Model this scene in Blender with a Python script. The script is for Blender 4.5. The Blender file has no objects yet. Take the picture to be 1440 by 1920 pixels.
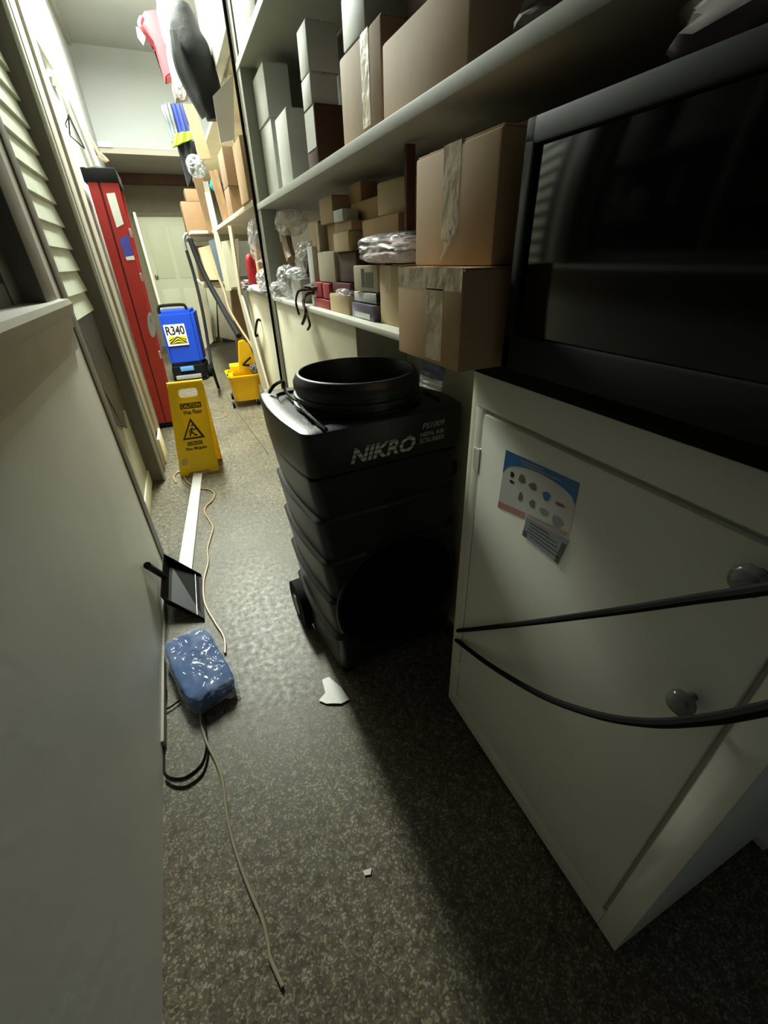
import bpy, bmesh, math, random
from mathutils import Vector, Matrix, noise
random.seed(7)
PI = math.pi
COL = bpy.context.scene.collection
SC = bpy.context.scene

# ------------------------------------------------------------------ camera
EYE = Vector((0, 0, 1.33))
RT = Vector((0.91189055, -0.40940186, -0.02908176))
DN = Vector((-0.23518192, -0.46313765, -0.8545133))
FW = Vector((0.33637048, 0.78606211, -0.51861476))
FPX = 786.34
cd = bpy.data.cameras.new('camera')
cam = bpy.data.objects.new('camera', cd)
COL.objects.link(cam)
cam.matrix_world = Matrix(((RT.x, -DN.x, -FW.x, EYE.x), (RT.y, -DN.y, -FW.y, EYE.y), (RT.z, -DN.z, -FW.z, EYE.z), (0, 0, 0, 1)))
cd.sensor_fit = 'VERTICAL'; cd.sensor_height = 24.0; cd.lens = FPX / 1920 * 24.0
cd.clip_start = 0.02; cd.clip_end = 60
SC.camera = cam

def at(px, py, ax, val):
    """point seen at a pixel on the plane ax=val (used to read real positions)"""
    d = RT * ((px - 720) / FPX) + DN * ((py - 960) / FPX) + FW
    i = 'xyz'.index(ax)
    t = (val - EYE[i]) / d[i]
    return EYE + d * t

# ------------------------------------------------------------------ light, world, exposure
w = bpy.data.worlds.new('world'); SC.world = w; w.use_nodes = True
w.node_tree.nodes['Background'].inputs[0].default_value = (0.78, 0.9, 1.0, 1)
w.node_tree.nodes['Background'].inputs[1].default_value = 0.075
def area(name, loc, sx, sy, energy, col, rot=(0, 0, 0)):
    l = bpy.data.lights.new(name, 'AREA'); l.shape = 'RECTANGLE'; l.size = sx; l.size_y = sy
    l.energy = energy; l.color = col
    o = bpy.data.objects.new(name, l); o.location = loc; o.rotation_euler = rot
    COL.objects.link(o); return o
area('tube_glow', (0.08, 4.95, 3.44), 0.34, 2.3, 430, (0.93, 1.0, 0.88))
SC.view_settings.view_transform = 'Standard'
SC.view_settings.look = 'None'
SC.view_settings.exposure = 0.0
SC.view_settings.gamma = 1.0
SC.view_settings.use_curve_mapping = False

# ------------------------------------------------------------------ materials
def s2l(c):
    return tuple(((x / 255) / 12.92 if x / 255 <= .04045 else ((x / 255 + .055) / 1.055) ** 2.4) for x in c)
def mat(name, rgb, rough=.6, metal=0, var=.12, scale=8, bump=.0, bscale=60, spec=.5, alpha=1, coat=0, rgb2=None, emit=0):
    m = bpy.data.materials.new(name); m.use_nodes = True
    nt = m.node_tree; b = nt.nodes['Principled BSDF']
    c = s2l(rgb)
    tc = nt.nodes.new('ShaderNodeTexCoord')
    n = nt.nodes.new('ShaderNodeTexNoise'); n.inputs['Scale'].default_value = scale; n.inputs['Detail'].default_value = 5
    nt.links.new(tc.outputs['Object'], n.inputs['Vector'])
    r = nt.nodes.new('ShaderNodeValToRGB')
    c2 = s2l(rgb2) if rgb2 else tuple(x * (1 - var) for x in c)
    c1 = c if rgb2 else tuple(min(1, x * (1 + var * .6)) for x in c)
    r.color_ramp.elements[0].position = .32; r.color_ramp.elements[1].position = .68
    r.color_ramp.elements[0].color = (*c2, 1); r.color_ramp.elements[1].color = (*c1, 1)
    nt.links.new(n.outputs['Fac'], r.inputs['Fac'])
    nt.links.new(r.outputs['Color'], b.inputs['Base Color'])
    b.inputs['Roughness'].default_value = rough; b.inputs['Metallic'].default_value = metal
    b.inputs['Specular IOR Level'].default_value = spec
    b.inputs['Alpha'].default_value = alpha
    if coat: b.inputs['Coat Weight'].default_value = coat
    if bump:
        n2 = nt.nodes.new('ShaderNodeTexNoise'); n2.inputs['Scale'].default_value = bscale; n2.inputs['Detail'].default_value = 3
        nt.links.new(tc.outputs['Object'], n2.inputs['Vector'])
        bp = nt.nodes.new('ShaderNodeBump'); bp.inputs['Strength'].default_value = bump; bp.inputs['Distance'].default_value = .01
        nt.links.new(n2.outputs['Fac'], bp.inputs['Height']); nt.links.new(bp.outputs['Normal'], b.inputs['Normal'])
    if emit:
        b.inputs['Emission Color'].default_value = (*c, 1); b.inputs['Emission Strength'].default_value = emit
    return m

def floor_mat():
    m = bpy.data.materials.new('worn_terrazzo'); m.use_nodes = True
    nt = m.node_tree; b = nt.nodes['Principled BSDF']; L = nt.links.new
    tc = nt.nodes.new('ShaderNodeTexCoord')
    def noise_(scale, det, lo, hi, a, c):
        n = nt.nodes.new('ShaderNodeTexNoise'); n.inputs['Scale'].default_value = scale; n.inputs['Detail'].default_value = det
        L(tc.outputs['Object'], n.inputs['Vector'])
        r = nt.nodes.new('ShaderNodeValToRGB'); r.color_ramp.elements[0].position = lo; r.color_ramp.elements[1].position = hi
        r.color_ramp.elements[0].color = (*a, 1); r.color_ramp.elements[1].color = (*c, 1)
        L(n.outputs['Fac'], r.inputs['Fac']); return r.outputs['Color'], n.outputs['Fac']
    wn_ = nt.nodes.new('ShaderNodeTexNoise'); wn_.inputs['Scale'].default_value = 60; wn_.inputs['Detail'].default_value = 2
    L(tc.outputs['Object'], wn_.inputs['Vector'])
    vm = nt.nodes.new('ShaderNodeVectorMath'); vm.operation = 'MULTIPLY_ADD'; vm.inputs[1].default_value = (.012, .012, .012)
    L(wn_.outputs['Color'], vm.inputs[0]); L(tc.outputs['Object'], vm.inputs[2])
    vo = nt.nodes.new('ShaderNodeTexVoronoi'); vo.inputs['Scale'].default_value = 230
    L(vm.outputs[0], vo.inputs['Vector'])
    bw = nt.nodes.new('ShaderNodeSeparateColor'); L(vo.outputs['Color'], bw.inputs[0])
    vr = nt.nodes.new('ShaderNodeValToRGB'); e = vr.color_ramp.elements
    e[0].position = .0; e[0].color = (*s2l((86, 80, 64)), 1); e[1].position = 1.0; e[1].color = (*s2l((160, 152, 130)), 1)
    for ps_, cc in ((.45, (98, 92, 76)), (.72, (110, 104, 86)), (.84, (140, 133, 113))):
        q_ = vr.color_ramp.elements.new(ps_); q_.color = (*s2l(cc), 1)
    L(bw.outputs[0], vr.inputs['Fac']); c1 = vr.outputs['Color']; f1 = bw.outputs[0]
    c2, f2 = noise_(2.2, 5, .35, .7, (.62, .60, .56), (1, 1, 1))
    c3, f3 = noise_(42, 6, .38, .62, (.66, .64, .60), (1.10, 1.10, 1.08))
    mx = nt.nodes.new('ShaderNodeMixRGB'); mx.blend_type = 'MULTIPLY'; mx.inputs[0].default_value = 1
    L(c1, mx.inputs[1]); L(c2, mx.inputs[2])
    mx2 = nt.nodes.new('ShaderNodeMixRGB'); mx2.blend_type = 'MULTIPLY'; mx2.inputs[0].default_value = 1
    L(mx.outputs[0], mx2.inputs[1]); L(c3, mx2.inputs[2])
    L(mx2.outputs[0], b.inputs['Base Color'])
    mr = nt.nodes.new('ShaderNodeMapRange'); mr.inputs[1].default_value = .3; mr.inputs[2].default_value = .7
    mr.inputs[3].default_value = .36; mr.inputs[4].default_value = .54
    L(f3, mr.inputs[0]); L(mr.outputs[0], b.inputs['Roughness'])
    bp = nt.nodes.new('ShaderNodeBump'); bp.inputs['Strength'].default_value = .10; bp.inputs['Distance'].default_value = .001
    L(f1, bp.inputs['Height']); L(bp.outputs['Normal'], b.inputs['Normal'])
    b.inputs['Specular IOR Level'].default_value = .36
    return m

def film_mat(name, tint, cover, rough=.12, bscale=14, bump=.9, coat=.6):
    """crinkled clear plastic: part see-through, part glossy"""
    m = bpy.data.materials.new(name); m.use_nodes = True
    nt = m.node_tree; b = nt.nodes['Principled BSDF']; L = nt.links.new
    b.inputs['Base Color'].default_value = (*s2l(tint), 1); b.inputs['Roughness'].default_value = rough
    b.inputs['Specular IOR Level'].default_value = 1.0
    b.inputs['Coat Weight'].default_value = coat; b.inputs['Coat Roughness'].default_value = .08
    tc = nt.nodes.new('ShaderNodeTexCoord')
    v = nt.nodes.new('ShaderNodeTexVoronoi'); v.inputs['Scale'].default_value = bscale
    n = nt.nodes.new('ShaderNodeTexNoise'); n.inputs['Scale'].default_value = bscale * 1.3; n.inputs['Detail'].default_value = 2; n.inputs['Distortion'].default_value = 1.5
    L(tc.outputs['Object'], v.inputs['Vector']); L(tc.outputs['Object'], n.inputs['Vector'])
    ad = nt.nodes.new('ShaderNodeMath'); L(v.outputs['Distance'], ad.inputs[0]); L(n.outputs['Fac'], ad.inputs[1])
    bp = nt.nodes.new('ShaderNodeBump'); bp.inputs['Strength'].default_value = bump; bp.inputs['Distance'].default_value = .02
    L(ad.outputs[0], bp.inputs['Height']); L(bp.outputs['Normal'], b.inputs['Normal']); L(bp.outputs['Normal'], b.inputs['Coat Normal'])
    r = nt.nodes.new('ShaderNodeMapRange'); r.inputs[1].default_value = .45; r.inputs[2].default_value = .75
    r.inputs[3].default_value = cover * .45; r.inputs[4].default_value = min(1, cover * 1.4)
    L(n.outputs['Fac'], r.inputs[0]); L(r.outputs[0], b.inputs['Alpha'])
    return m

M = {}
M['floor'] = floor_mat()
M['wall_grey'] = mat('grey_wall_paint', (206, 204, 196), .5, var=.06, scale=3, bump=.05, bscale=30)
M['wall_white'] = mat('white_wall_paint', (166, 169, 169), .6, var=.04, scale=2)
M['ceiling'] = mat('ceiling_paint', (160, 162, 160), .8, var=.05, scale=2)
M['soffit'] = mat('soffit_paint', (168, 162, 148), .8, var=.06, scale=2)
M['siding'] = mat('clapboard_paint', (196, 200, 182), .6, var=.1, scale=10, bump=.1, bscale=20)
M['trim'] = mat('taupe_trim_paint', (160, 155, 142), .5, var=.08, scale=6)
M['trim_dark'] = mat('dark_trim_paint', (96, 92, 84), .5, var=.1, scale=6)
M['post_brown'] = mat('brown_post_paint', (112, 104, 92), .55, var=.08, scale=6)
M['plaster'] = mat('old_plaster', (186, 182, 160), .8, var=.2, scale=5)
M['cream'] = mat('cream_panel_paint', (240, 234, 206), .5, var=.06, scale=4)
M['cab'] = mat('cabinet_paint', (232, 231, 216), .42, var=.05, scale=3)
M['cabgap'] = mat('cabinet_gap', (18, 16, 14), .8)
M['shelf'] = mat('shelf_paint', (168, 168, 156), .55, var=.08, scale=4)
M['shelfpost'] = mat('shelf_post_paint', (150, 150, 138), .55, var=.08, scale=4)
M['card'] = mat('cardboard', (196, 160, 116), .75, var=.10, scale=6)
M['card2'] = mat('light_cardboard', (206, 182, 142), .75, var=.10, scale=6)
M['card3'] = mat('reddish_cardboard', (186, 156, 124), .75, var=.12, scale=6)
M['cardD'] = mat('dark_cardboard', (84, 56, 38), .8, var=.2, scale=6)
M['cardinside'] = mat('carton_inside', (110, 82, 54), .9, var=.1)
M['tape'] = mat('clear_packing_tape', (196, 178, 146), .18, var=.15, scale=20, bump=.3, bscale=25)
M['whitebox'] = mat('white_carton', (212, 212, 206), .6, var=.06, scale=9)
M['greybox'] = mat('grey_carton', (150, 150, 142), .6, var=.06, scale=9)
M['offwhite'] = mat('cream_carton', (192, 182, 156), .6, var=.06, scale=9)
M['red'] = mat('red_carton', (176, 52, 62), .5, var=.1, scale=12)
M['maroon'] = mat('maroon_carton', (92, 30, 38), .5, var=.15, scale=12)
M['navy'] = mat('navy_carton', (36, 38, 78), .5, var=.2, scale=12)
M['violet'] = mat('greyviolet_carton', (104, 100, 124), .3, var=.35, scale=16)
M['black'] = mat('black_molded_plastic', (30, 31, 31), .38, var=.10, scale=40, bump=.08, bscale=220)
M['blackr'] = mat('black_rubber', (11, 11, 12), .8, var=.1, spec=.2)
M['blackg'] = mat('glossy_black', (14, 15, 16), .12, var=.05)
M['void'] = mat('dark_interior', (10, 10, 10), .9)
M['glass'] = mat('black_glass', (6, 7, 7), .08, var=.02, spec=.4)
M['mwbody'] = mat('dark_grey_enamel', (30, 30, 29), .6, var=.05, spec=.2)
M['yellow'] = mat('yellow_plastic', (250, 218, 24), .35, var=.05, scale=10)
M['yellow2'] = mat('bucket_yellow_plastic', (246, 204, 14), .35, var=.06, scale=10)
def translucent(m, k):
    nt = m.node_tree; b = nt.nodes['Principled BSDF']; o = nt.nodes['Material Output']
    tr = nt.nodes.new('ShaderNodeBsdfTranslucent'); mx = nt.nodes.new('ShaderNodeMixShader'); mx.inputs[0].default_value = k
    src = b.inputs['Base Color'].links[0].from_socket
    nt.links.new(src, tr.inputs['Color']); nt.links.new(b.outputs[0], mx.inputs[1]); nt.links.new(tr.outputs[0], mx.inputs[2]); nt.links.new(mx.outputs[0], o.inputs['Surface'])
translucent(M['yellow'], .28); translucent(M['yellow2'], .2)
M['signink'] = mat('sign_black_ink', (52, 42, 8), .5)
M['blue'] = mat('blue_shell_plastic', (18, 62, 170), .35, var=.06)
M['ltblue'] = mat('light_blue_label', (90, 150, 210), .4)
M['white'] = mat('white_plastic', (226, 226, 220), .4, var=.05)
M['ink'] = mat('black_ink', (20, 20, 20), .6)
M['ladder'] = mat('red_fiberglass', (160, 38, 32), .45, var=.1, scale=14)
M['ladderd'] = mat('red_fiberglass_channel', (104, 18, 18), .5, var=.1, scale=14)
M['alu'] = mat('aluminium', (190, 190, 190), .35, .9, var=.1)
M['chrome'] = mat('chrome', (200, 200, 200), .15, 1, var=.05)
M['glassknob'] = mat('clear_acrylic_knob', (120, 120, 114), .1, .2, var=.1)
M['doorp'] = mat('cream_door_paint', (206, 204, 174), .5, var=.04, scale=3)
M['brownbeam'] = mat('brown_beam', (92, 62, 42), .7, var=.15)
M['overdoor'] = mat('wall_over_door', (128, 120, 98), .8, var=.05)
M['wood'] = mat('pale_wood', (152, 122, 90), .6, var=.15, scale=10)
M['woodd'] = mat('tan_wood', (150, 118, 84), .6, var=.2, scale=10)
M['pvc'] = mat('white_speckled_strip', (222, 222, 214), .4, var=.12, scale=30)
M['stripside'] = mat('strip_side', (150, 138, 120), .6)
M['cordtan'] = mat('tan_cord', (168, 140, 98), .35, var=.1)
M['cordgrey'] = mat('grey_cord', (140, 128, 108), .3, var=.1)
M['bluecloth'] = mat('blue_microfiber', (40, 76, 132), .9, var=.25, scale=16, bump=.3, bscale=40)
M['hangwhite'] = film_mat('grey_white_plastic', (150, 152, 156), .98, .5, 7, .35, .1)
M['tancard'] = mat('brown_kraft_card', (114, 86, 58), .75, var=.10, scale=6)
M['film'] = film_mat('clear_crinkled_film', (214, 226, 240), .22, .1, 7, 1.0)
M['film2'] = film_mat('cloudy_plastic_bag', (236, 232, 234), .5, .4, 6, .35, .2)
M['film3'] = film_mat('white_plastic_bag', (226, 226, 228), .95, .5, 7, .35, .1)
M['pink'] = mat('pink_goods', (206, 160, 156), .7, var=.4, scale=20, rgb2=(214, 208, 204))
M['foil'] = mat('crumpled_foil', (200, 200, 200), .25, .9, var=.3, bump=1, bscale=25)
M['bagblack'] = mat('black_nylon', (12, 12, 15), .75, var=.3, scale=9, bump=.4, bscale=14)
M['grey'] = mat('grey_cloth', (96, 99, 102), .8, var=.35, scale=10)
M['lilac'] = mat('lilac_grey_board', (214, 212, 214), .6, var=.08)
M['redcloth'] = mat('red_cloth', (128, 26, 36), .6, var=.15)
M['jacketblue'] = mat('blue_fabric', (28, 44, 116), .7, var=.15)
M['neon'] = mat('neon_reflective_band', (132, 156, 24), .4, var=.08)
M['teal'] = mat('teal_cap', (52, 158, 150), .5)
M['redplush'] = mat('red_fabric', (186, 28, 40), .7, var=.2)
M['slate'] = mat('slate_blue_board', (96, 106, 118), .6, var=.1)
M['poster'] = mat('poster_paper', (214, 212, 206), .25, var=.03)
M['pblue'] = mat('poster_blue', (34, 110, 176), .25, var=.05)
M['ppink'] = mat('poster_pink', (190, 142, 128), .3, var=.05)
M['pgrey'] = mat('poster_grey', (150, 156, 160), .3, var=.1)
M['polive'] = mat('poster_olive', (120, 112, 84), .3, var=.2)
M['pred'] = mat('poster_brick', (150, 80, 60), .3)
M['blackwrap'] = mat('torn_black_sheet', (34, 32, 30), .5, var=.5, scale=12, bump=.6, bscale=20)
M['dust'] = mat('dustpan_plastic', (13, 13, 14), .5, var=.06, spec=.15)
M['glasswin'] = mat('window_glass', (24, 28, 28), .05, var=.02, spec=.8)
M['brown'] = mat('brown_leather', (62, 38, 22), .75, var=.3, spec=.2)
M['bottle'] = mat('brown_cloth', (84, 70, 66), .7, var=.2)
def stripe_ink():
    m = mat('striped_white_lettering', (196, 198, 190), .4)
    nt = m.node_tree; b = nt.nodes['Principled BSDF']
    tc = nt.nodes.new('ShaderNodeTexCoord'); sp = nt.nodes.new('ShaderNodeSeparateXYZ')
    nt.links.new(tc.outputs['Object'], sp.inputs[0])
    a = nt.nodes.new('ShaderNodeMath'); a.operation = 'MULTIPLY'; a.inputs[1].default_value = 1 / .0135
    nt.links.new(sp.outputs['Z'], a.inputs[0])
    f = nt.nodes.new('ShaderNodeMath'); f.operation = 'FRACT'; nt.links.new(a.outputs[0], f.inputs[0])
    g = nt.nodes.new('ShaderNodeMath'); g.operation = 'GREATER_THAN'; g.inputs[1].default_value = .2
    nt.links.new(f.outputs[0], g.inputs[0])
    mx = nt.nodes.new('ShaderNodeMixRGB'); mx.inputs[1].default_value = (.012, .012, .012, 1); mx.inputs[2].default_value = (.55, .56, .52, 1)
    nt.links.new(g.outputs[0], mx.inputs[0]); nt.links.new(mx.outputs[0], b.inputs['Base Color'])
    return m
M['stripeink'] = stripe_ink()
M['printwhite'] = mat('grey_white_print', (176, 178, 172), .4)

# ------------------------------------------------------------------ mesh helpers
def BM(): return bmesh.new()
def add_box(bm, x0, x1, y0, y1, z0, z1, bev=0, rot=0, mtx=None):
    c = Vector(((x0 + x1) / 2, (y0 + y1) / 2, (z0 + z1) / 2))
    r = bmesh.ops.create_cube(bm, size=1)
    T = Matrix.Translation(c) @ Matrix.Rotation(rot, 4, 'Z') @ Matrix.Diagonal((abs(x1 - x0), abs(y1 - y0), abs(z1 - z0), 1))
    if mtx: T = mtx @ T
    bmesh.ops.transform(bm, matrix=T, verts=r['verts'])
    if bev:
        es = list({e for v in r['verts'] for e in v.link_edges})
        bmesh.ops.bevel(bm, geom=es, offset=bev, segments=2, affect='EDGES', profile=.6)
    return bm
def add_cyl(bm, p0, p1, r0, r1=None, n=20, cap=True):
    p0 = Vector(p0); p1 = Vector(p1); r1 = r0 if r1 is None else r1
    d = p1 - p0
    q = d.to_track_quat('Z', 'Y').to_matrix().to_4x4()
    r = bmesh.ops.create_cone(bm, cap_ends=cap, segments=n, radius1=r0, radius2=r1, depth=d.length)
    bmesh.ops.transform(bm, matrix=Matrix.Translation((p0 + p1) / 2) @ q, verts=r['verts'])
    return bm
def smooth_pts(pts, n=8):
    P = [Vector(p) for p in pts]; out = []
    for i in range(len(P) - 1):
        a = P[max(0, i - 1)]; b = P[i]; c = P[i + 1]; d = P[min(len(P) - 1, i + 2)]
        for k in range(n):
            t = k / n
            out.append(.5 * ((2 * b) + (-a + c) * t + (2 * a - 5 * b + 4 * c - d) * t * t + (-a + 3 * b - 3 * c + d) * t ** 3))
    out.append(P[-1]); return out
def add_tube(bm, pts, r, n=10, sm=8):
    P = smooth_pts(pts, sm) if sm else [Vector(p) for p in pts]
    rings = []; prev = None
    for i, p in enumerate(P):
        t = (P[min(i + 1, len(P) - 1)] - P[max(i - 1, 0)]).normalized()
        if prev is None:
            u = t.orthogonal().normalized()
        else:
            u = (prev - t * prev.dot(t)).normalized()
        prev = u; v = t.cross(u)
        rr = r(i / (len(P) - 1)) if callable(r) else r
        rings.append([bm.verts.new(p + (u * math.cos(a) + v * math.sin(a)) * rr) for a in [2 * PI * k / n for k in range(n)]])
    for a, b in zip(rings, rings[1:]):
        for k in range(n):
            bm.faces.new((a[k], a[(k + 1) % n], b[(k + 1) % n], b[k]))
    bm.faces.new(rings[0][::-1]); bm.faces.new(rings[-1])
    return bm
def add_prism(bm, pts, off):
    """closed outline (3-D points) extruded by vector off"""
    off = Vector(off)
    a = [bm.verts.new(Vector(p)) for p in pts]; b = [bm.verts.new(Vector(p) + off) for p in pts]
    bm.faces.new(a); bm.faces.new(b[::-1])
    for i in range(len(pts)):
        j = (i + 1) % len(pts); bm.faces.new((a[i], b[i], b[j], a[j]))
    return bm
def add_lathe(bm, c, prof, n=40):
    """prof: list of (r,z); closed surface of revolution about z through c"""
    c = Vector(c); rings = []
    for r, z in prof:
        rings.append([bm.verts.new(c + Vector((r * math.cos(2 * PI * k / n), r * math.sin(2 * PI * k / n), z))) for k in range(n)])
    for a, b in zip(rings, rings[1:]):
        for k in range(n): bm.faces.new((a[k], a[(k + 1) % n], b[(k + 1) % n], b[k]))
    return bm
def add_rings(bm, rings, cap=True):
    R = [[bm.verts.new(p) for p in r] for r in rings]
    n = len(R[0])
    for a, b in zip(R, R[1:]):
        for k in range(n): bm.faces.new((a[k], a[(k + 1) % n], b[(k + 1) % n], b[k]))
    if cap: bm.faces.new(R[0][::-1]); bm.faces.new(R[-1])
    return bm
def add_blob(bm, c, size, amp=.15, freq=6, seed=0, p=3.0, sub=5, rot=0, ridge=False):
    """lumpy rounded block, for bags and packs"""
    r = bmesh.ops.create_icosphere(bm, subdivisions=sub, radius=1)
    s = Vector(size) / 2; so = Vector((seed * 3.1, seed * 1.7, seed))
    RM = Matrix.Rotation(rot, 3, 'Z')
    for v in r['verts']:
        d = v.co.normalized()
        k = (abs(d.x) ** p + abs(d.y) ** p + abs(d.z) ** p) ** (-1 / p)
        q = d * k
        nz = noise.noise(q * freq * .35 + so)
        if ridge: nz = (1 - abs(noise.noise(q * freq * .6 + so)) * 2.4) * .7 + nz * .4
        else: nz += .5 * noise.noise(q * freq + so)
        q = Vector((q.x * s.x, q.y * s.y, q.z * s.z)) * (1 + amp * nz)
        v.co = Vector(c) + RM @ q
    return bm

ORG = {}
def obj(name, bm, material, parent=None, smooth=True, local=False, ang=35):
    me = bpy.data.meshes.new(name)
    if parent is not None and not local:
        o0 = ORG.get(parent.as_pointer(), Vector((0, 0, 0)))
        bmesh.ops.translate(bm, verts=bm.verts, vec=-o0)
    bmesh.ops.recalc_face_normals(bm, faces=bm.faces)
    bm.to_mesh(me); bm.free()
    if smooth:
        for p in me.polygons: p.use_smooth = True
        me.set_sharp_from_angle(angle=math.radians(ang))
    me.materials.append(M[material] if isinstance(material, str) else material)
    o = bpy.data.objects.new(name, me); COL.objects.link(o)
    if parent is not None:
        o.parent = parent
        ORG[o.as_pointer()] = ORG.get(parent.as_pointer(), Vector((0, 0, 0)))
    return o
def thing(name, label, cat, loc, rz=0, group=None):
    o = bpy.data.objects.new(name, None); COL.objects.link(o)
    o.empty_display_size = .05
    o.location = loc; o.rotation_euler = (0, 0, rz)
    o['label'] = label; o['category'] = cat
    if group: o['group'] = group
    ORG[o.as_pointer()] = Vector(loc)
    return o
def single(name, bm, material, label, cat, group=None, smooth=True, kind=None):
    o = obj(name, bm, material, None, smooth)
    o['label'] = label; o['category'] = cat
    if group: o['group'] = group
    if kind: o['kind'] = kind
    return o
def struct(name, bm, material, smooth=True):
    o = obj(name, bm, material, None, smooth); o['kind'] = 'structure'; return o
def boolean_cut(o, bmc):
    me = bpy.data.meshes.new('cut'); bmesh.ops.recalc_face_normals(bmc, faces=bmc.faces); bmc.to_mesh(me); bmc.free()
    c = bpy.data.objects.new('cut', me); COL.objects.link(c)
    c.parent = o.parent
    md = o.modifiers.new('b', 'BOOLEAN'); md.operation = 'DIFFERENCE'; md.object = c; md.solver = 'EXACT'
    bpy.context.view_layer.update()
    dg = bpy.context.evaluated_depsgraph_get()
    nm = bpy.data.meshes.new_from_object(o.evaluated_get(dg))
    o.modifiers.clear(); nm.name = o.data.name
    o.data = nm
    bpy.data.objects.remove(c)
    for p in o.data.polygons: p.use_smooth = True
    o.data.set_sharp_from_angle(angle=math.radians(30))
def text_faces(s, ext=0, shear=0):
    cu = bpy.data.curves.new('t', 'FONT'); cu.body = s; cu.size = 1; cu.shear = shear; cu.offset = ext; cu.resolution_u = 3
    o = bpy.data.objects.new('t', cu); COL.objects.link(o)
    bpy.context.view_layer.update()
    me = bpy.data.meshes.new_from_object(o.evaluated_get(bpy.context.evaluated_depsgraph_get()))
    V = [tuple(v.co[:2]) for v in me.vertices]; F = [tuple(p.vertices) for p in me.polygons]
    bpy.data.objects.remove(o); bpy.data.curves.remove(cu); bpy.data.meshes.remove(me)
    x0 = min(v[0] for v in V); x1 = max(v[0] for v in V); y0 = min(v[1] for v in V); y1 = max(v[1] for v in V)
    return [((v[0] - x0) / (x1 - x0), (v[1] - y0) / (y1 - y0)) for v in V], F
def decal(bm, VF, s0, s1, t0, t1, fn):
    V, F = VF
    vs = [bm.verts.new(fn(s0 + (s1 - s0) * a, t0 + (t1 - t0) * b)) for a, b in V]
    for f in F:
        try: bm.faces.new([vs[i] for i in f])
        except ValueError: pass
    return bm
RECT = ([(0, 0), (1, 0), (1, 1), (0, 1)], [(0, 1, 2, 3)])
def bilinear(p00, p10, p01, p11, off=(0, 0, 0)):
    p00, p10, p01, p11, off = map(Vector, (p00, p10, p01, p11, off))
    return lambda s, t: (p00 * (1 - s) + p10 * s) * (1 - t) + (p01 * (1 - s) + p11 * s) * t + off

# ================================================================== THE SETTING
struct('floor', add_box(BM(), -1.6, 1.3, -1.5, 9.6, -.06, 0), 'floor')
struct('ceiling', add_box(BM(), -1.0, 1.3, 2.0, 8.05, 3.6, 3.66), 'ceiling')
XL = -.372
# near left wall, built around its window opening
bm = BM()
add_box(bm, XL - .10, XL, -1.5, 2.03, 0, 1.2)
add_box(bm, XL - .10, XL, 1.88, 2.03, 1.2, 3.6)
add_box(bm, XL - .10, XL, -1.5, 2.03, 2.9, 3.6)
struct('wall_left', bm, 'wall_grey')
struct('trim_1', add_box(BM(), XL - .10, XL + .006, 2.03, 2.126, 0, 3.6, .003), 'trim_dark')
# window_1 : frame, casing, glass, sill
wn = obj('window_1', add_box(BM(), XL - .094, XL - .085, -1.5, 1.84, 1.24, 2.9), 'glasswin'); wn['kind'] = 'structure'
bm = BM()
add_box(bm, XL - .098, XL + .012, 1.74, 1.90, 1.19, 2.95, .006)
add_box(bm, XL - .085, XL - .045, 1.64, 1.74, 1.24, 2.9, .006)
add_box(bm, XL - .085, XL - .05, -1.5, 1.64, 1.24, 1.30, .004)
add_box(bm, XL - .085, XL - .055, .86, .92, 1.3, 2.9, .004)
obj('window_frame', bm, 'trim_dark', wn)
bm = BM()
pts = [(0, 1.075), (.012, 1.08), (.016, 1.14), (.024, 1.155), (.026, 1.185), (.040, 1.2), (.045, 1.225), (.038, 1.24), (-.08, 1.245), (-.08, 1.19), (0, 1.19)]
add_prism(bm, [(XL + a, 1.93, z) for a, z in pts], (0, -3.4, 0))
obj('window_sill', bm, 'trim', wn)
struct('baseboard_left', add_box(BM(), XL, XL + .010, 1.0, 2.10, 0, .035, .003), 'trim')
# recess with clapboards between the near wall and the tall post
bm = BM()
z = 1.12
while z < 3.6:
    y0, y1 = 2.05, 3.16
    pr = [(-.462, z), (-.438, z), (-.440, z + .012), (-.456, z + .099), (-.462, z + .099)]
    add_prism(bm, [(a, y0, zz) for a, zz in pr], (0, y1 - y0, 0)); z += .0985
struct('wall_left_siding', bm, 'siding', smooth=False)
struct('wall_left_recess', add_box(BM(), -.52, -.462, 2.05, 3.3, 0, 3.6), 'plaster')
struct('baseboard_left_recess', add_box(BM(), -.462, -.452, 2.126, 3.14, 0, .10, .003), 'cream')
# tall post with its bead, then door casing and wall beyond
struct('trim_2', add_box(BM(), -.52, XL, 3.14, 3.30, 0, 3.6, .004), 'post_brown')
bm = BM(); add_cyl(bm, (XL + .001, 3.145, 0), (XL + .001, 3.145, 3.6), .010, n=12)
struct('trim_3', bm, 'siding')
bm = BM()
add_box(bm, -.52, XL + .004, 3.30, 3.44, 0, 2.56, .003)
add_box(bm, -.52, XL - .012, 3.44, 3.66, 0, 2.56, .003)
add_box(bm, -.52, XL + .004, 3.66, 3.76, 0, 2.56, .003)
add_box(bm, -.52, XL - .006, 3.76, 4.00, 0, 2.50, .006)
struct('trim_4', bm, 'trim')
struct('baseboard_left_far', add_box(BM(), XL, XL + .016, 3.46, 3.74, 0, .2, .004), 'cream')
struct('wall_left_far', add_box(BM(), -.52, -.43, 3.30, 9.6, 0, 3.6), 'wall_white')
bm = BM()
add_box(bm, -.44, -.385, 3.3, 4.62, 2.50, 2.60, .008)
add_box(bm, -.44, -.405, 4.62, 7.0, 2.42, 2.47, .006)
struct('trim_5', bm, 'trim')
struct('trim_6', add_box(BM(), -.435, -.385, 4.6, 7.75, 3.52, 3.6, .006), 'greybox')
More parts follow.
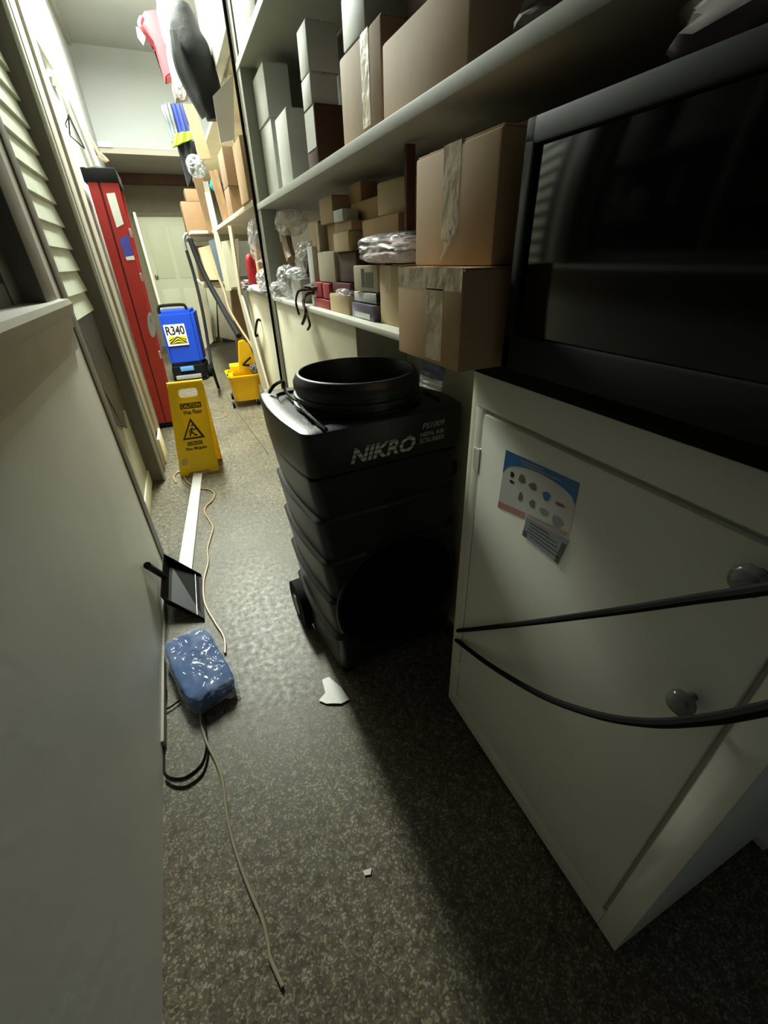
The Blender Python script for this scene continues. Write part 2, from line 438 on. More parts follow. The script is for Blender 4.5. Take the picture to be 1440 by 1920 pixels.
# far end: white header wall, soffit, wall over the door, door
struct('wall_back_upper', add_box(BM(), -.52, 1.3, 7.95, 8.05, 2.66, 3.66), 'wall_white')
struct('trim_7', add_box(BM(), -.43, -.26, 7.93, 7.95, 2.655, 2.71, .003), 'white')
struct('ceiling_lower', add_box(BM(), -.52, 1.3, 7.955, 9.6, 2.60, 2.66), 'soffit')
struct('trim_8', add_box(BM(), -.43, .9, 9.42, 9.5, 2.46, 2.6, .005), 'brownbeam')
struct('wall_back', add_box(BM(), -.52, 1.3, 9.5, 9.6, 0, 2.7), 'overdoor')
d = obj('door_1', add_box(BM(), -.25, .56, 9.455, 9.495, .01, 2.03, .003), 'doorp'); d['kind'] = 'structure'
bm = BM()
for (a, b, c, e) in ((-.17, .12, 1.12, 1.9), (.19, .48, 1.12, 1.9), (-.17, .12, .2, .95), (.19, .48, .2, .95)):
    add_box(bm, a, b, 9.447, 9.456, c, e, .004)
obj('door_panel', bm, 'doorp', d)
bm = BM(); add_cyl(bm, (-.19, 9.455, 1.16), (-.19, 9.42, 1.16), .012); add_blob(bm, (-.19, 9.40, 1.16), (.06, .05, .06), 0, sub=3, p=2)
obj('door_handle', bm, 'chrome', d)
bm = BM()
add_box(bm, -.31, -.25, 9.44, 9.5, 0, 2.09, .004); add_box(bm, .56, .62, 9.44, 9.5, 0, 2.09, .004); add_box(bm, -.31, .62, 9.44, 9.5, 2.03, 2.09, .004)
obj('door_frame', bm, 'overdoor', d)
struct('wall_right', add_box(BM(), 1.22, 1.32, .0, 9.6, 0, 3.6), 'wall_grey')
struct('wall_right_near', add_box(BM(), 1.25, 1.32, -1.5, 0, 0, 3.6), 'wall_grey')
# fluorescent fixture on the ceiling, just above the frame
t = thing('fluorescent_light', 'long white fluorescent tube fixture on the corridor ceiling', 'light', (.08, 5.1, 3.45))
bm = BM(); add_box(bm, -.12, .28, 3.76, 6.14, 3.50, 3.6, .006); obj('housing', bm, 'white', t)
for x in (-.02, .18):
    bm = BM(); add_cyl(bm, (x, 3.8, 3.475), (x, 6.1, 3.475), .013)
    obj('tube', bm, mat('lit_tube', (240, 250, 235), .3, emit=6), t)

# ================================================================== SHELVING AND CABINETS ON THE RIGHT
XS = .545
sh = thing('storage_shelf', 'long grey painted wall shelf above the counter carrying white boxes and cartons', 'shelf', (.85, 1.4, 1.575))
bm = BM(); add_box(bm, XS, 1.22, -.3, 2.94, 1.577, 1.606, .003); obj('shelf_board', bm, 'shelf', sh)
bm = BM(); add_box(bm, 1.0, 1.22, -.3, 2.94, 1.545, 1.577); obj('support_rail', bm, 'shelf', sh)
sh = thing('storage_shelf', 'topmost near wall shelf, its grey underside over the white boxes', 'shelf', (.85, 1.4, 2.13))
bm = BM(); add_box(bm, XS, 1.22, -.3, 2.96, 2.135, 2.165, .003); obj('shelf_board', bm, 'shelf', sh)
bm = BM(); add_box(bm, XS + .02, 1.22, 1.80, 1.84, 2.10, 2.135); obj('support_rail', bm, 'shelf', sh)
# upright at the end of the near bay
p = thing('shelf_upright', 'tall grey square upright post at the end of the near shelves', 'post', (.59, 2.92, 0))
bm = BM(); add_box(bm, XS + .004, .635, 2.87, 2.955, 0, 3.55, .003); obj('post', bm, 'shelfpost', p)
bm = BM(); add_tube(bm, [(XS - .004, 2.965, 3.5), (XS - .005, 2.964, 2.2), (XS - .004, 2.964, 1.6), (XS - .005, 2.964, .7), (XS - .01, 2.962, .35), (XS - .004, 2.96, .05)], .0085, 8, 6)
single('power_cord', bm, 'blackr', 'black cord running straight down the grey shelf upright', 'cord')
bm = BM(); add_box(bm, .70, 1.2, 2.875, 2.90, 1.606, 2.135); struct('trim_9', bm, 'shelfpost')
# counter top, one long board
ct = thing('counter_top', 'long pale counter board under the cartons and the microwave', 'counter', (.87, 1.5, 1.12))
bm = BM(); add_box(bm, XS, 1.22, .05, 2.87, 1.128, 1.147, .003); obj('board', bm, 'cab', ct)
bm = BM(); add_box(bm, XS - .012, XS + .01, .05, .745, 1.122, 1.150, .003); o = obj('edge_shade_strip', bm, 'blackr', ct); o['label'] = 'black strip drawn for the shade under the microwave'  # black strip stands in for the shade below the overhanging microwave
# near cabinet
cb = thing('base_cabinet', 'cream painted base cabinet with one door, a poster on it and two knobs', 'cabinet', (.87, .4, 0))
bm = BM(); add_box(bm, XS + .012, 1.2, .07, .742, .012, 1.127, .004)
add_box(bm, XS, XS + .013, .07, .742, 1.049, 1.118, .002); add_box(bm, XS, XS + .013, .715, .742, .012, 1.0485, .002)
add_box(bm, XS, XS + .013, .07, .1175, .012, 1.0485, .002); add_box(bm, XS, XS + .013, .1178, .7147, .012, .085, .002)
obj('body', bm, 'cab', cb)
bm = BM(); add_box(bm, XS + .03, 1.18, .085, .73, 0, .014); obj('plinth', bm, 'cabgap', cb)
bm = BM(); add_box(bm, XS - .004, XS + .012, .125, .708, .09, 1.040, .004); dr = obj('door', bm, 'cab', cb)
for zz in (.783, 1.007):
    bm = BM(); add_cyl(bm, (XS - .004, .168, zz), (XS - .020, .168, zz), .007, n=16)
    add_blob(bm, (XS - .030, .168, zz), (.026, .038, .038), 0, sub=3, p=2.4)
    o = obj('knob', bm, 'glassknob', dr)
for zz in (.22, .93):
    bm = BM()
    add_cyl(bm, (XS - .002, .711, zz - .03), (XS - .002, .711, zz + .03), .0035, n=10)
    add_box(bm, XS - .002, XS, .712, .735, zz - .025, zz + .025)
    obj('hinge', bm, 'cab', dr)
# poster and notice on the door
def onplane(px, py, v=XS - .0045): return at(px, py, 'x', v)
p01, p11, p00, p10 = (onplane(*q) for q in ((949, 843), (1087, 906), (933, 951), (1066, 1011)))
ps = thing('safety_poster', 'small poster with blue arched header and rows of pictures on cream cabinet door', 'poster', tuple((p00 + p11) / 2))
bm = BM(); add_prism(bm, [p00, p10, p11, p01], (.0012, 0, 0)); obj('sheet', bm, 'poster', ps)
f1 = bilinear(p00, p10, p01, p11, (-.0003, 0, 0)); f2 = bilinear(p00, p10, p01, p11, (-.0006, 0, 0))
bm = BM()
n = 20; V = []; F = []
for i in range(n + 1):
    s = i / n; V += [(s, 1), (s, .62 + .25 * math.sqrt(max(0, 1 - (2 * s - 1) ** 2)))]
for i in range(n): F.append((2 * i, 2 * i + 1, 2 * i + 3, 2 * i + 2))
decal(bm, (V, F), 0, 1, 0, 1, f1); obj('header', bm, 'pblue', ps)
bm = BM(); decal(bm, RECT, .25, .56, .935, .955, f2); decal(bm, RECT, .28, .78, .893, .915, f2); obj('header_lines', bm, 'pgrey', ps)
bm = BM(); decal(bm, RECT, .0, .42, -.0, .12, f1); obj('footer', bm, 'ppink', ps)
def discs(cs, m_):
    bm = BM()
    for cx, cy, rx, ry in cs:
        V = [(cx + rx * math.cos(a) * (1 + .2 * math.sin(3 * a + cx * 9)), cy + ry * math.sin(a)) for a in [2 * PI * k / 12 for k in range(12)]]
        decal(bm, (V, [tuple(range(12))]), 0, 1, 0, 1, f1)
    obj('picture', bm, m_, ps)
discs([(.30, .66, .05, .07), (.47, .62, .055, .06), (.32, .36, .03, .08), (.50, .33, .04, .07)], 'polive')
discs([(.15, .66, .03, .05), (.16, .54, .04, .025)], 'ink')
discs([(.66, .56, .05, .08)], 'pblue'); discs([(.83, .52, .06, .03)], 'pred'); discs([(.66, .28, .06, .06), (.84, .22, .07, .10)], 'pgrey')
bm = BM()
for k in range(3): decal(bm, RECT, .45, .98, .03 + .035 * k, .045 + .035 * k, f1)
obj('footer_lines', bm, 'ppink', ps)
q01, q11, q00, q10 = (onplane(*q, XS - .006) for q in ((987, 968), (1067, 1013), (979, 1003), (1046, 1058)))
nt_ = thing('notice_sticker', 'grey printed sticker overlapping the bottom of the poster on the cabinet', 'sticker', tuple((q00 + q11) / 2))
bm = BM(); add_prism(bm, [q00, q10, q11, q01], (.0008, 0, 0)); obj('sheet', bm, 'pgrey', nt_)
g1 = bilinear(q00, q10, q01, q11, (-.0003, 0, 0))
bm = BM()
for k, (a, b) in enumerate(((.2, .95), (.1, .9), (.1, .85), (.15, .8), (.1, .6))): decal(bm, RECT, a, b, .2 + .15 * k, .24 + .15 * k, g1)
decal(bm, RECT, .9, 1, 0, .8, g1); decal(bm, RECT, 0, .1, 0, .3, g1)
obj('print_lines', bm, 'trim_dark', nt_)
# cream panelling under the counter
bm = BM(); add_box(bm, XS + .012, XS + .03, 1.50, 2.865, 0, 1.126, .003); add_box(bm, XS + .012, XS + .21, 1.50, 1.515, 0, 1.126)
pc = thing('base_cabinet', 'plain cream panelled cabinet side under the far half of the counter', 'cabinet', (.8, 2.2, 0))
obj('front_panel', bm, 'cream', pc)
bm = BM(); add_box(bm, XS + .03, 1.2, 1.52, 2.86, .0, 1.12); obj('carcass', bm, 'cream', pc)
st_ = thing('cabinet_stile', 'narrow cream upright strip closing the gap beside the near cabinet', 'strip', (XS + .02, .757, 0))
bm = BM(); add_box(bm, XS + .006, XS + .03, .746, .768, 0, 1.126, .002); obj('strip', bm, 'cream', st_)
rb = thing('recess_panel', 'cream board behind the black air scrubber, set back under the counter', 'panel', (.76, 1.12, 0))
bm = BM(); add_box(bm, .757, .78, .745, 1.50, 0, 1.126); obj('board', bm, 'cream', rb)
bm = BM(); add_box(bm, .747, .757, .745, 1.50, 0, .08, .003); obj('skirting', bm, 'cream', rb)
# cabinet beyond the upright, with its worktop
fc = thing('base_cabinet', 'narrow cream cabinet beyond the grey upright with a black pull handle', 'cabinet', (.8, 3.5, 0))
bm = BM(); add_box(bm, .562, 1.2, 2.97, 4.05, .0, 1.135, .004); obj('body', bm, 'cream', fc)
bm = BM(); add_box(bm, .556, .562, 3.0, 4.02, .05, 1.10, .002); dd = obj('door', bm, 'cream', fc)
a_ = at(487, 601, 'x', .55); b_ = at(483, 628, 'x', .55)
bm = BM(); add_tube(bm, [Vector((.556, a_.y, a_.z)), a_ + Vector((-.018, 0, 0)), b_ + Vector((-.018, 0, 0)), Vector((.556, b_.y, b_.z))], .009, 8, 5)
o = obj('handle', bm, 'blackr', dd); o['label'] = 'black pull handle'
fs = thing('counter_top', 'pale worktop beyond the grey upright, littered with white plastic', 'counter', (.8, 3.6, 1.137))
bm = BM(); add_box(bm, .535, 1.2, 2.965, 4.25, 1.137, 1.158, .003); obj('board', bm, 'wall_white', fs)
# far bay shelves
for (y0, y1, zz, lab) in ((2.97, 4.32, 1.60, 'white shelf edge beyond the upright under the brown cartons'),
                          (4.34, 5.6, 1.60, 'worn white shelf board over the slate blue board, far bay'),
                          (5.65, 7.6, 1.60, 'farthest middle shelf, dark edge under tan boxes near the door')):
    s_ = thing('storage_shelf', lab, 'shelf', (.9, (y0 + y1) / 2, zz))
    bm = BM(); add_box(bm, .53 if y0 < 5.6 else .32, 1.2, y0, y1, zz - .0, zz + .03, .003); obj('shelf_board', bm, 'offwhite', s_)
s_ = thing('storage_shelf', 'high far wall shelf with bags and boards on and under it', 'shelf', (.9, 5.2, 2.3))
bm = BM(); add_box(bm, .60, 1.2, 3.0, 7.6, 2.28, 2.31, .003); obj('shelf_board', bm, 'offwhite', s_)
s_ = thing('storage_shelf', 'farthest low shelf just above the leaning beige boards', 'shelf', (.9, 6.0, 1.14))
bm = BM(); add_box(bm, .32, 1.2, 5.75, 7.6, 1.12, 1.15, .003); obj('shelf_board', bm, 'offwhite', s_)

# ================================================================== CARTONS
def carton(name, label, x0, x1, y0, y1, z0, z1, m_='card', tape=True, flaps=True, rz=0, tm='tape', group=None, cat='box', tapeface='x', tapew=.045, tilt=0):
    c = Vector(((x0 + x1) / 2, (y0 + y1) / 2, z0))
    t = thing(name, label, cat, c, rz, group)
    if tilt: t.rotation_euler.x = tilt
    w_, d_, h_ = x1 - x0, y1 - y0, z1 - z0
    b = min(.004, h_ * .06)
    bm = BM(); add_box(bm, c.x - w_ / 2, c.x + w_ / 2, c.y - d_ / 2, c.y + d_ / 2, z0, z1 - .003, b)
    obj('body', bm, m_, t)
    if flaps:
        g = .0015
        for s in (-1, 1):
            bm = BM()
            xa, xb = (c.x - w_ / 2 + b, c.x - g) if s < 0 else (c.x + g, c.x + w_ / 2 - b)
            add_box(bm, xa, xb, c.y - d_ / 2 + b * .5, c.y + d_ / 2 - b * .5, z1 - .003, z1, .0008); obj('flap', bm, m_, t)
    if tape:
        bm = BM(); e = .0006; tw = min(tapew, d_ * .3, w_ * .3) / 2
        if tapeface == 'x':
            yy = c.y + d_ * .03
            add_box(bm, c.x - w_ / 2 - e, c.x + w_ / 2 + e, yy - tw, yy + tw, z1 - .002, z1 + e)
            add_box(bm, c.x - w_ / 2 - e, c.x - w_ / 2 + e, yy - tw, yy + tw, z1 - h_ * .45, z1 + e)
        else:
            add_box(bm, c.x - tw, c.x + tw, c.y - d_ / 2 - e, c.y + d_ / 2 + e, z1 - .002, z1 + e)
            add_box(bm, c.x - tw, c.x + tw, c.y - d_ / 2 - e, c.y - d_ / 2 + e, z1 - h_ * .4, z1 + e)
        obj('tape', bm, tm, t)
    return t
ZC = 1.1475   # counter surface
# --- the two big cartons beside the microwave
t = carton('cardboard_box', 'tan taped cardboard box overhanging the counter edge, below the bigger one', .425, .74, .642, .88, 1.152, 1.312, 'card', tape=False)
bm = BM(); add_box(bm, .4244, .4262, .644, .878, 1.278, 1.3125); add_box(bm, .4244, .4262, .70, .76, 1.16, 1.28); add_box(bm, .425, .70, .735, .785, 1.3115, 1.3128)
obj('tape', bm, 'tape', t)
t = carton('cardboard_box', 'tan cardboard box with shiny tape stacked against the dark microwave', .485, .78, .655, .918, 1.3135, 1.49, 'card', tape=False)
bm = BM(); add_box(bm, .4844, .486, .76, .815, 1.355, 1.4905); add_box(bm, .485, .779, .76, .815, 1.4895, 1.4908)
obj('tape', bm, 'tape', t)
bm = BM()
for k in range(4):
    y0 = .765 + .012 * k
    add_tube(bm, [(.4838, y0, 1.41 - .02 * k), (.4825, y0 - .006, 1.38 - .012 * k), (.4838, y0 + .012, 1.352 - .01 * k)], .0011, 5, 4)
obj('tape_wrinkle', bm, 'film3', t)
t = thing('paper_label', 'crumpled blue and white leaflet hanging below the overhanging tan box', 'leaflet', (.47, .80, 1.07))
A = [at(*q, 'y', .83) for q in ((792, 668), (838, 683), (832, 735), (786, 723))]
A = [at(792, 666, 'x', .455), at(836, 682, 'x', .455), at(826, 735, 'x', .452), at(786, 724, 'x', .452)]
f = bilinear(A[3], A[2], A[0], A[1])
def sheet(bm, f, n=8, th=.0012, amp=.004, s0=0, s1=1, t0=0, t1=1, seed=0):
    g = [[f(s0 + (s1 - s0) * i / n, t0 + (t1 - t0) * j / n) + Vector((amp * noise.noise(Vector((i * .7, j * .7, seed))), 0, 0)) for j in range(n + 1)] for i in range(n + 1)]
    P = [[bm.verts.new(p) for p in r] for r in g]; Q = [[bm.verts.new(p + Vector((th, 0, 0))) for p in r] for r in g]
    for i in range(n):
        for j in range(n):
            bm.faces.new((P[i][j], P[i + 1][j], P[i + 1][j + 1], P[i][j + 1])); bm.faces.new((Q[i][j], Q[i][j + 1], Q[i + 1][j + 1], Q[i + 1][j]))
    for i in range(n):
        bm.faces.new((P[i][0], Q[i][0], Q[i + 1][0], P[i + 1][0])); bm.faces.new((P[i][n], P[i + 1][n], Q[i + 1][n], Q[i][n]))
        bm.faces.new((P[0][i], P[0][i + 1], Q[0][i + 1], Q[0][i])); bm.faces.new((P[n][i], Q[n][i], Q[n][i + 1], P[n][i + 1]))
    return bm
obj('paper', sheet(BM(), f, t1=.38, seed=1), 'poster', t)
obj('blue_print', sheet(BM(), f, t0=.38, seed=1), mat('leaflet_blue', (66, 88, 128), .3, var=.5, scale=30), t)
bm = BM(); add_tube(bm, [A[0] + Vector((0, .03, .003)), (A[0] + A[1]) / 2 + Vector((-.004, 0, .004)), A[1] + Vector((-.002, 0, .002))], .004, 6, 4)
obj('plastic_rim', bm, 'film3', t)
# --- microwave
mwx = .492
t = thing('microwave_oven', 'dark microwave oven with black glass door and grey frame on near counter', 'microwave', (.72, .35, 1.147))
bm = BM(); add_box(bm, mwx + .03, .93, .06, .61, 1.163, 1.492, .006); obj('body', bm, 'mwbody', t)
bm = BM()
add_box(bm, mwx, mwx + .03, .06, .612, 1.160, 1.215, .004); add_box(bm, mwx, mwx + .03, .06, .612, 1.455, 1.485, .004)
add_box(bm, mwx, mwx + .03, .590, .612, 1.16, 1.485, .004); add_box(bm, mwx, mwx + .03, .06, .11, 1.16, 1.485, .004)
obj('door_frame', bm, 'mwbody', t)
bm = BM(); add_box(bm, mwx + .006, mwx + .03, .1, .6, 1.21, 1.46, .003); obj('door_glass', bm, 'glass', t)
for y in (.12, .56):
    bm = BM(); add_cyl(bm, (.56, y, 1.147), (.56, y, 1.164), .014); obj('foot', bm, 'blackr', t)
bm = BM(); add_blob(bm, (.66, .32, 1.53), (.26, .34, .075), .25, 3, 3, 3, 4); o = single('cloth_bundle', bm, 'bottle', 'dim crumpled grey cloth lying on top of the microwave', 'cloth')
bm = BM(); add_box(bm, .56, .80, .62, .98, 1.500, 1.508, .002, .12); single('cardboard_sheet', bm, 'cardD', 'flat dark cardboard sheet lying on the tan box beside the microwave', 'cardboard')
# --- counter cartons, from near to far
t = carton('cardboard_box', 'narrow upright tan box taped down its front, under the clear bag', .60, .80, 1.235, 1.375, ZC, 1.312, 'card2')
t = thing('plastic_bag', 'clear plastic bag of pinkish goods on the narrow taped box', 'bag', (.68, 1.30, 1.312))
bm = BM(); add_blob(bm, (.665, 1.33, 1.332), (.17, .34, .036), .10, 5, 2, 4, 4); add_blob(bm, (.665, 1.29, 1.362), (.16, .34, .036), .12, 5, 5, 4, 4); obj('goods', bm, 'pink', t)
bm = BM(); add_blob(bm, (.665, 1.31, 1.352), (.20, .39, .075), .10, 4.5, 9, 4, 5, ridge=True); obj('film', bm, 'film2', t)
t = carton('cardboard_box', 'plain tan box behind the clear bag with silver foil on top', .66, .92, .95, 1.20, ZC, 1.435, 'card', tape=False)
bm = BM(); add_blob(bm, (.72, 1.08, 1.462), (.1, .13, .05), .35, 7, 4, 3, 5, ridge=True); single('foil_wrap', bm, 'foil', 'scrap of crumpled silver foil on tan box below the shelf', 'foil')
bm = BM(); add_box(bm, .615, .64, 1.215, 1.232, 1.315, 1.57, .002); single('dark_board', bm, 'cardD', 'dark upright strip standing behind the clear bag up to the shelf', 'board')
t = carton('carton', 'grey violet shiny carton at the counter edge beside narrow taped box', .585, .70, 1.40, 1.60, ZC, 1.198, 'violet', flaps=False, tape=False)
bm = BM(); add_box(bm, .584, .586, 1.43, 1.57, 1.152, 1.168); obj('label', bm, 'white', t)
carton('carton', 'dark navy carton behind the shiny violet one', .705, .85, 1.39, 1.52, ZC, 1.21, 'navy', tape=False)
t = carton('carton', 'white carton with a black side lying on the violet one', .60, .72, 1.41, 1.61, 1.199, 1.232, 'whitebox', flaps=False, tape=False)
bm = BM(); add_box(bm, .602, .72, 1.4085, 1.411, 1.201, 1.23); obj('end_panel', bm, 'ink', t)
t = carton('carton', 'yellowish carton with dark printed side, topmost of the violet stack', .60, .74, 1.42, 1.59, 1.233, 1.312, 'offwhite', flaps=False, tape=False, rz=.10)
bm = BM(); add_box(bm, .5985, .6005, 1.45, 1.50, 1.245, 1.29); add_box(bm, .5985, .6005, 1.51, 1.53, 1.245, 1.30); obj('print', bm, 'trim_dark', t)
carton('cardboard_box', 'square plain tan box between the red and the violet cartons', .585, .70, 1.635, 1.86, ZC, 1.212, 'card2', tape=False)
carton('carton', 'dark maroon carton lying on the square tan box', .60, .74, 1.65, 1.855, 1.213, 1.254, 'maroon', flaps=False, tape=False)
bm = BM(); add_blob(bm, (.60, 1.70, 1.222), (.05, .12, .02), .3, 6, 3, 3, 4, ridge=True); single('plastic_scrap', bm, 'film2', 'small clear plastic scrap on the square tan box edge', 'plastic')
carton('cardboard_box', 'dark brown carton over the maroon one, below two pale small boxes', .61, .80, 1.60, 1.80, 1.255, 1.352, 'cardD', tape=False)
G = 'red cartons on the counter'
carton('carton', 'lowest and widest of the red cartons, at the counter edge', .585, .70, 1.875, 2.10, ZC, 1.186, 'red', flaps=False, tape=False, group=G)
carton('carton', 'small red carton on the wide one, nearer the camera', .59, .70, 1.875, 1.965, 1.187, 1.248, 'red', flaps=False, tape=False, group=G)
carton('carton', 'small red carton on the wide one, farther from the camera', .59, .70, 1.985, 2.085, 1.187, 1.248, 'red', flaps=False, tape=False, group=G)
carton('cardboard_box', 'cream square box standing on the red cartons', .60, .74, 1.81, 2.03, 1.249, 1.358, 'offwhite', tape=False)
carton('cardboard_box', 'small pale tan cube on the dark brown carton', .60, .70, 1.635, 1.80, 1.353, 1.414, 'card2', tape=False)
carton('cardboard_box', 'tan box with open dark front on the cream square box', .63, .76, 1.81, 1.96, 1.359, 1.448, 'card', tape=False)
carton('cardboard_box', 'thin flat tan box across the pale cube', .61, .74, 1.625, 1.80, 1.415, 1.443, 'card3', tape=False)
carton('carton', 'small white carton high in the pile under the shelf', .60, .66, 1.68, 1.78, 1.444, 1.482, 'whitebox', tape=False, flaps=False)
carton('cardboard_box', 'wide brown box behind the small white carton', .67, .88, 1.50, 1.78, 1.444, 1.50, 'card', tape=False)
carton('cardboard_box', 'upper tan box nearly touching the shelf above the small white carton', .68, .80, 1.70, 1.82, 1.501, 1.56, 'card', tape=False)
carton('cardboard_box', 'pinkish tan box at the top far end of the pile', .61, .72, 1.815, 1.975, 1.449, 1.532, 'card3', tape=False)
carton('cardboard_box', 'large tan box in the middle of the pile behind the clear bag', .63, .90, 1.30, 1.575, 1.39, 1.437, 'card', tape=False)
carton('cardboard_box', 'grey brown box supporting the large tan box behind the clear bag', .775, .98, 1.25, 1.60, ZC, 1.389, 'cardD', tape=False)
carton('cardboard_box', 'tan box tilted on the large one below the shelf', .64, .80, 1.31, 1.455, 1.438, 1.52, 'card2', rz=.15, tape=False)
carton('cardboard_box', 'narrow tall tan box at the far side of the pile', .62, .70, 2.05, 2.14, 1.26, 1.47, 'card', tape=False)
carton('carton', 'thin cream carton standing upright beside the narrow tall tan box', .60, .65, 1.985, 2.02, 1.359, 1.46, 'offwhite', tape=False, flaps=False)
carton('carton', 'tall thin white carton standing at the end of the red cartons', .60, .68, 2.105, 2.19, ZC, 1.385, 'whitebox', tape=False, flaps=False)
t = carton('carton', 'pale grey carton beside the hanging brown straps', .58, .68, 2.30, 2.49, ZC, 1.25, 'whitebox', tape=False)
carton('carton', 'dark maroon carton behind the brown straps', .64, .78, 2.12, 2.24, ZC, 1.235, 'maroon', tape=False, flaps=False)
bm = BM()
def xp(px, py, x=.53): return at(px, py, 'x', x)
add_tube(bm, [xp(596, 541, .60), xp(578, 543, .57), xp(560, 546), xp(555, 565, .525), xp(558, 580, .528), xp(561, 590)], .0055, 6, 5)
add_tube(bm, [xp(590, 549, .60), xp(573, 553, .57), xp(569, 568, .535), xp(574, 585, .528), xp(570, 600, .526), xp(567, 607)], .0075, 6, 5)
add_tube(bm, [xp(574, 583, .530), xp(579, 600, .526), xp(581, 610, .527), xp(577, 618)], .0055, 6, 5)
add_blob(bm, (.62, 2.14, 1.222), (.10, .2, .035), .3, 5, 2, 3, 3)
single('leather_strap', bm, 'brown', 'tangled brown straps hanging over the counter edge', 'strap')
bm = BM(); add_tube(bm, [at(535, 434, 'x', .66), at(540, 465, 'x', .64), at(548, 490, 'x', .62)], .028, 8, 4)
single('wooden_stick', bm, 'wood', 'pale wooden stick leaning beside the grey upright on the counter', 'wood')
def plastic(label, c, size, seed, m_='film3', amp=.28, rz=0):
    bm = BM(); add_blob(bm, c, size, amp, 4, seed, 2.6, 5, rz, ridge=True); return single('plastic_bag', bm, m_, label, 'bag')
plastic('crumpled silvery bag on top behind the thin white carton', (.64, 2.32, 1.335), (.1, .17, .13), 11, 'film2')
t = plastic('bunched clear bag with reddish content next to the grey upright', (.61, 2.60, 1.235), (.12, .24, .14), 12, 'film2')
plastic('white crinkled bag lying over the pale grey carton', (.62, 2.40, 1.272), (.12, .26, .05), 13, 'film3')
plastic('shiny clear bag spilling over the counter by the grey upright', (.57, 2.745, 1.18), (.09, .2, .09), 14, 'film2')
bm = BM(); add_blob(bm, (.66, 2.28, 1.30), (.1, .14, .12), .2, 5, 5, 3, 4); single('paper_sack', bm, 'brown', 'dark brown sack behind the silvery bag on the counter', 'sack')
plastic('smoky plastic sheet bunched high beside the upright under the shelf', (.66, 2.66, 1.50), (.14, .22, .10), 15, 'film2')

# --- on the long shelf (surface 1.606)
ZS = 1.6065
t = carton('carton', 'tallest white box on the shelf next to the grey upright, top one of two', .60, .715, 2.60, 2.86, 1.905, 2.09, 'whitebox', tape=False)
carton('carton', 'white box under the tallest one next to the grey upright', .605, .715, 2.60, 2.86, ZS, 1.904, 'whitebox', tape=False)
carton('carton', 'lower white box standing in front of the tall white pair', .60, .70, 2.29, 2.50, ZS, 1.872, 'whitebox', tape=False)
carton('carton', 'upright white box on top of the three box tower', .60, .71, 1.92, 2.03, 1.881, 2.005, 'whitebox', tape=False)
carton('carton', 'white box in the middle of the three box tower', .60, .70, 1.92, 2.03, 1.798, 1.880, 'whitebox', tape=False)
t = carton('cardboard_box', 'dark brown box with white side at the bottom of the three box tower', .60, .72, 1.90, 2.03, ZS, 1.797, 'cardD', tape=False)
bm = BM(); add_box(bm, .5985, .6005, 1.905, 2.02, 1.68, 1.79); obj('side_label', bm, 'whitebox', t)
carton('carton', 'grey box behind the three box tower', .73, .88, 1.93, 2.08, ZS, 2.0, 'greybox', tape=False)
t = carton('cardboard_box', 'wide cardboard box with a pale tape stripe down its side on the shelf', .60, .92, 1.325, 1.62, ZS, 1.825, 'card3', tape=False)
bm = BM(); add_box(bm, .5992, .601, 1.40, 1.455, 1.64, 1.826); add_box(bm, .5992, .92, 1.40, 1.455, 1.8245, 1.826); obj('tape', bm, 'tape', t)
t = carton('cardboard_box', 'nearest big plain cardboard box on the shelf, upper middle', .595, .90, .93, 1.305, ZS, 1.765, 'card3', tape=False)
carton('carton', 'white box lying on the wide taped cardboard box', .60, .78, 1.42, 1.58, 1.826, 1.93, 'whitebox', tape=False)
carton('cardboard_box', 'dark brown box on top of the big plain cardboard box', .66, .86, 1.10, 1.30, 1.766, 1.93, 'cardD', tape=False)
bm = BM(); add_blob(bm, (.70, .70, 1.645), (.2, .3, .07), .25, 5, 8, 3, 4); single('cloth_bundle', bm, 'bottle', 'dark bundle at the near end of the shelf above the microwave', 'cloth')
# --- beyond the upright
t = carton('cardboard_box', 'tan box poking out at the shelf end right beside the grey upright', .52, .64, 3.02, 3.30, 1.632, 1.915, 'card', tape=False)
carton('cardboard_box', 'big brown carton beyond the upright, upper of the pair', .60, .82, 4.30, 4.62, 1.855, 2.09, 'tancard', tape=False)
carton('cardboard_box', 'big brown carton beyond the upright, lower of the pair', .60, .82, 4.32, 4.62, 1.631, 1.854, 'tancard', tape=False)
def board(label, q, th, m_='wood', ax='y', v=5.0, name='wooden_board', cat='board'):
    """a flat board standing in the shelves: four corners on a plane, real thickness"""
    P = [at(a, b, ax, v) if not isinstance(v, (list, tuple)) else at(a, b, ax, v[i]) for i, (a, b) in enumerate(q)]
    off = {'y': (0, th, 0), 'x': (th, 0, 0)}[ax]
    bm = BM(); add_prism(bm, P, off); return single(name, bm, m_, label, cat, smooth=False)
board('pale wooden board leaning at the front of the far high shelf', [(343, 195), (365, 195), (396, 297), (376, 299)], .03, 'wood', 'y', 5.0)
board('long pale board standing below the clear bag on the far shelf', [(361, 330), (380, 330), (402, 435), (391, 437)], .03, 'wood', 'y', 5.6)
board('white board standing between pale boards on the far shelf', [(381, 340), (390, 340), (410, 430), (402, 435)], .02, 'white', 'y', 5.5)
board('narrow pale lath beside the brown cartons, nearer one', [(392, 320), (400, 320), (428, 415), (420, 420)], .02, 'wood', 'y', 4.75)
board('narrow pale lath beside the brown cartons, farther one', [(401, 318), (407, 318), (430, 405), (426, 410)], .02, 'woodd', 'y', 4.9)
board('large lilac grey board hanging over the tall boxes near the high shelf', [(399, 180), (437, 140), (440, 262), (414, 268)], .02, 'lilac', 'y', 3.5)
board('cream panel between the tan box and the brown cartons', [(437, 262), (445, 262), (468, 372), (462, 376)], .02, 'cream', 'y', 3.38)
